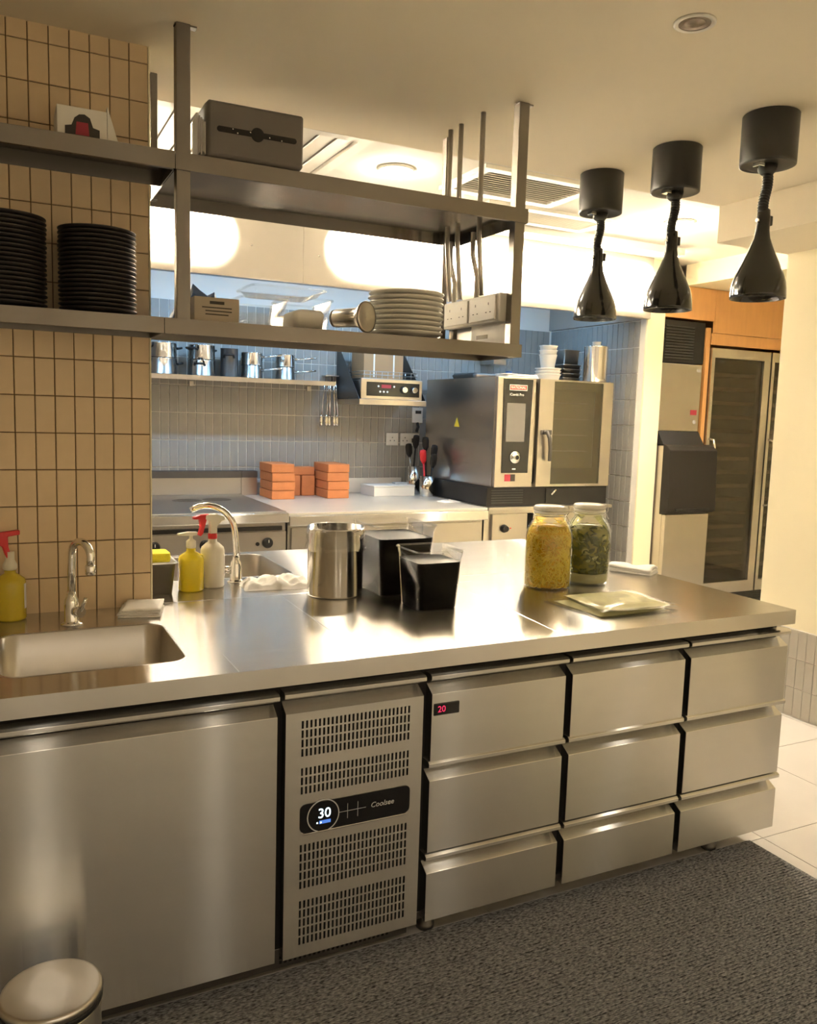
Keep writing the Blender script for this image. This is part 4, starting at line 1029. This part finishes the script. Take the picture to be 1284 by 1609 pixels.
bx('touch_screen', 'screen', 2.19, 2.348, OY-.0052, OY-.0042, 1.37, 1.645, ov)
bg = bx('brand_badge', 'paper', 2.205, 2.355, OY-.0056, OY-.0042, 1.735, 1.775, ov)
bx('badge_field', 'brandred', 2.209, 2.351, OY-.006, OY-.0057, 1.739, 1.771, bg)
text('RATIONAL', .026, 'paper', bg, (2.28, OY-.0063, 1.755))
text('iCombi Pro', .026, 'paper', ov, (2.268, OY-.0048, 1.705), name='lettering')
kn = MB().lathe([(.045, OY-.0045), (.045, OY-.010), (.040, OY-.014), (.032, OY-.015), (.030, OY-.03), (.02, OY-.034), (.001, OY-.034)], 32, (2.275, 0, 1.258), 'y', cap1=False).build('dial', 'chrome', ov)
MB().cyl((2.275, OY-.0352, 1.258), .016, .001, 'y', 20).build('dial_centre', 'panelblack', kn)
bx('small_print', 'paper', 2.255, 2.285, OY-.0048, OY-.0042, 1.170, 1.178, ov)
bx('sticker', 'inkred', 2.195, 2.245, OY-.0020, OY-.0005, 1.085, 1.135, ov); bx('sticker', 'ink', 2.245, 2.285, OY-.0020, OY-.0005, 1.085, 1.135, ov)
b = MB(); DX0, DX1 = 2.462, 3.135
b.box(DX0, 2.59, OY-.01, OY+.0295, 1.045, 1.826); b.box(3.04, DX1, OY-.01, OY+.0295, 1.045, 1.826); b.box(2.59, 3.04, OY-.01, OY+.0295, 1.045, 1.062); b.box(2.59, 3.04, OY-.01, OY+.0295, 1.815, 1.826)
d_ = b.build('door', 'satin', ov)
bx('door_glass', 'ovenglass', 2.591, 3.039, OY-.006, OY+.004, 1.063, 1.814, d_)
bx('glass_border', 'panelblack', 2.592, 3.038, OY+.005, OY+.007, 1.755, 1.813, d_); bx('glass_border', 'panelblack', 2.592, 3.038, OY+.005, OY+.007, 1.064, 1.18, d_)
bx('glass_border', 'panelblack', 2.98, 3.038, OY+.005, OY+.007, 1.181, 1.754, d_)
for z in (1.3, 1.42, 1.54, 1.66): bx('oven_rack', 'satin', 2.60, 2.97, OY+.05, OY+.15, z, z+.004, ov)
bx('oven_cavity', 'cavity', 2.60, 3.09, OY+.152, OY+.158, 1.07, 1.79, ov)  # olive colour stands in for the room reflected in the door glass
MB().tube([(2.515, OY-.012, 1.44), (2.515, OY-.05, 1.445), (2.535, OY-.055, 1.40), (2.545, OY-.055, 1.32), (2.548, OY-.05, 1.235)], .014, 12).build('door_handle', 'darksteel', d_)
bx('handle_plate', 'darksteel', 2.485, 2.58, OY-.018, OY-.0105, 1.425, 1.46, d_, bevel=.004)
# things on the oven
OZ = 1.8275
fb = tag(folded_cloth('folded_towel', 'x', (2.345, 3.17, OZ+.0012), 0, .27, .16, .028, 3), 'flat white folded towel on the oven above the badge', 'cloth')
def cup(label, loc, r0, r1, h, m, group=None, n=1, dz=.03, name='plastic_tub', cat='container'):
    for k in range(n):
        o = MB().lathe([(r0*.9, 0), (r0, .003), (r1, h-.006), (r1*1.06, h-.004), (r1*1.06, h), (r1*.98, h), (r0*.95, .006), (.001, .005)], 26, cap1=False).build(name, m, None, (loc[0], loc[1], loc[2]+dz*k))
        tag(o, label+(', '+nth(k, n) if n > 1 else ''), cat, group)
cup('wide white tub in the low stack on top of the oven', (2.71, 3.30, OZ), .082, .095, .05, 'white', 'white tubs stacked on the oven', 3, .022)
cup('tall white cup in the stack standing on the tubs', (2.705, 3.30, OZ+.0945), .052, .066, .10, 'paper', 'white cups stacked on the oven', 3, .034, 'paper_cup', 'cup')
def gnpan(label, loc, w_, d_, h_, m='satin'):
    o = MB().loft([rrect(w_*.85, d_*.85, .015, 4, 0, 0, 0), rrect(w_*.9, d_*.9, .015, 4, 0, 0, h_-.004), rrect(w_, d_, .02, 4, 0, 0, h_-.003), rrect(w_, d_, .02, 4, 0, 0, h_), rrect(w_*.88, d_*.88, .015, 4, 0, 0, h_-.001), rrect(w_*.83, d_*.83, .012, 4, 0, 0, .004)]).build('steel_pan', m, None, loc)
    return tag(o, label, 'pan', 'steel pans stacked on the oven')
for k, nm in enumerate(('bottom', 'second', 'third', 'fourth')):
    gnpan(nm+' steel pan of the small stack on the oven', (2.93, 3.375, OZ+.0335*k), .19, .19, .033)
gnpan('upturned steel pan topping the small stack on the oven', (2.93, 3.375, OZ+.1345), .165, .165, .11)
sc2 = thing('steel_canister', 'tall steel canister standing on the oven next to the tiles', 'canister', (3.04, 3.150, OZ))
MB().lathe([(.086, 0), (.09, .004), (.09, .26), (.092, .262), (.092, .268), (.086, .268), (.085, .01), (.001, .008)], 36, cap1=False).build('body', 'polished', sc2)
cup('small white cup standing inside the tall canister', (3.04, 3.150, OZ+.009), .025, .032, .295, 'white', None, 1, 0, 'tall_cup', 'cup')
bt = thing('squeeze_bottle', 'small clear bottle standing on the oven behind the towel', 'bottle', (2.52, 3.55, OZ))
MB().lathe([(.028, 0), (.03, .003), (.03, .09), (.022, .11), (.008, .125), (.004, .16)], 20).build('body', 'plastic', bt)
MB().lathe([(.0285, .001), (.0285, .07)], 20).build('contents', 'blue', bt).scale = (.9, .9, 1)
dkp = tag(MB().loft([rrect(.26, .34, .03, 4, 0, 0, 0), rrect(.28, .36, .03, 4, 0, 0, .03), rrect(.26, .33, .03, 4, 0, 0, .045)]).build('dark_tray', 'darksteel', None, (2.33, 3.70, OZ)), 'dark tray lying on the rear of the oven', 'tray')
tc = thing('heat_extract_duct', 'blue-lit steel duct box on the wall above the oven', 'duct', (0, 0, 0))
bx('duct_body', 'satin', 2.60, 2.85, 3.95, 4.218, 2.12, 2.30, tc); MB().cyl((2.72, 4.05, 2.02), .06, .10).build('duct_pipe', 'satin', tc); bx('duct_foot', 'satin', 2.66, 2.78, 4.0, 4.218, 1.98, 2.0195, tc)

# ================================================================== PASSAGE ON THE RIGHT
# tall timber housing
hc = thing('tall_cabinet', 'orange timber housing around ice machine and wine cooler', 'cabinet', (0, 0, 0))
bx('side_panel', 'wood', 4.035, 4.075, 3.02, 3.70, 0, 2.3, hc)
bx('side_panel', 'wood', 5.46, 5.50, 3.02, 3.70, 0, 2.3, hc)
bx('upper_door', 'wood', 3.56, 4.085, 3.0, 3.02, 2.35, 2.597, hc, bevel=.002)
bx('upper_door', 'wood', 4.090, 5.50, 3.0, 3.02, 2.262, 2.597, hc, bevel=.002)
bx('fascia', 'wood', 4.080, 5.46, 3.004, 3.02, 2.17, 2.258, hc)
bx('carcass', 'wood', 3.56, 5.50, 3.025, 3.70, 2.36, 2.597, hc)
bx('back_panel', 'wood', 3.56, 5.50, 3.701, 3.84, 0, 2.597, hc)
# ice machine
im = thing('ice_machine', 'steel ice machine with black sloping bin door', 'ice machine', (0, 0, 0))
bx('condenser_housing', 'black', 3.565, 4.02, 3.03, 3.65, 2.01, 2.335, im)
for k in range(12): bx('vent_slat', 'grille_dark', 3.60, 3.90, 3.018, 3.0295, 2.04+.022*k, 2.05+.022*k, im)
bx('machine_front', 'satin', 3.565, 3.985, 3.0, 3.03, 1.475, 2.0, im, bevel=.004)
bx('machine_body', 'satin', 3.565, 3.99, 3.031, 3.65, 1.475, 2.0, im)
bx('badge', 'inkred', 3.89, 3.955, 2.997, 2.9995, 1.605, 1.645, im); MB().cyl((3.935, 2.994, 1.55), .016, .005, 'y').build('button', 'silverink', im)
bx('brand_label', 'silverink', 3.93, 3.97, 2.997, 2.9995, 1.945, 1.965, im)
b = MB(); b.prism([(3.0, 1.474), (3.60, 1.474), (3.60, 1.37), (2.93, 1.37)], 3.565, 3.99, 'x'); b.build('bin_throat', 'black', im)
bx('bin_body', 'satin', 3.565, 4.02, 2.90, 3.60, .12, 1.36, im)
b = MB(); b.prism([(2.90, 1.375), (2.86, 1.36), (2.82, 1.33), (2.80, .86), (2.82, .845), (2.8995, .83), (2.8995, 1.36)][::-1], 3.535, 4.03, 'x'); b.build('bin_door', mat('bin_black', (.020, .017, .014), .6, spec=.2), im, bevel=.006)
bx('bin_handle', 'black', 3.60, 3.95, 2.785, 2.80, .862, .88, im, bevel=.004)
bx('lower_front', 'satin', 3.565, 4.02, 2.86, 2.8995, .12, .828, im, bevel=.003)
for x in (3.6, 3.98):
    for y in (2.95, 3.55): MB().cyl((x, y, 0), .02, .12).build('leg', 'satin', im)
# wine cooler
wc = thing('wine_cooler', 'tall two-door wine cooler with shelves behind glass', 'refrigerator', (0, 0, 0))
b = MB(); b.box(4.085, 4.105, 3.06, 3.68, .12, 2.15); b.box(5.43, 5.455, 3.06, 3.68, .12, 2.15); b.box(4.106, 5.429, 3.06, 3.68, 2.13, 2.15); b.box(4.106, 5.429, 3.06, 3.68, .12, .14); b.box(4.106, 5.429, 3.66, 3.68, .141, 2.129); b.box(4.755, 4.775, 3.06, 3.66, .141, 2.129)
b.build('cabinet', 'black', wc)
bx('plinth_grille', 'grille_dark', 4.09, 5.45, 3.05, 3.10, .01, .119, wc)
for k in range(8): bx('plinth_slat', 'darksteel', 4.10, 5.44, 3.04, 3.0495, .018+.0125*k, .024+.0125*k, wc)
for x0, x1 in ((4.087, 4.755), (4.772, 5.44)):
    b = MB(); f_ = .075
    b.box(x0, x0+f_*.45, 3.0, 3.055, .125, 2.145); b.box(x1-f_, x1, 3.0, 3.055, .125, 2.145); b.box(x0+f_*.45, x1-f_, 3.0, 3.055, .125, .22); b.box(x0+f_*.45, x1-f_, 3.0, 3.055, 2.07, 2.145)
    d_ = b.build('cooler_door', 'satin', wc)
    bx('door_pane', 'fridgeglass', x0+f_*.45+.001, x1-f_-.001, 3.018, 3.028, .221, 2.069, d_)
    hx = x0+.03
    if x0 > 4.5: MB().tube([(hx, 2.998, 1.42), (hx, 2.95, 1.41), (hx, 2.94, 1.36), (hx, 2.94, .92), (hx, 2.95, .87), (hx, 2.998, .86)], .011, 10).build('door_handle', 'polished', d_)
    else: MB().tube([(x0+.03, 2.998, 1.42), (x0+.03, 2.95, 1.41), (x0+.03, 2.94, 1.36), (x0+.03, 2.94, .92), (x0+.03, 2.95, .87), (x0+.03, 2.998, .86)], .011, 10).build('door_handle', 'polished', d_)
    for k in range(15):
        z = .33+.115*k
        sh = bx('wine_shelf', 'black', x0+.03, x1-.03, 3.09, 3.62, z, z+.006, wc)
        bx('shelf_front', 'rackwood', x0+.032, x1-.085, 3.072, 3.0895, z-.012, z+.018, sh)
bx('control_light', 'edigit', 4.27, 4.283, 3.0700, 3.0715, 2.045, 2.052, wc); bx('control_light', 'edigit', 4.295, 4.305, 3.0700, 3.0715, 2.045, 2.052, wc)
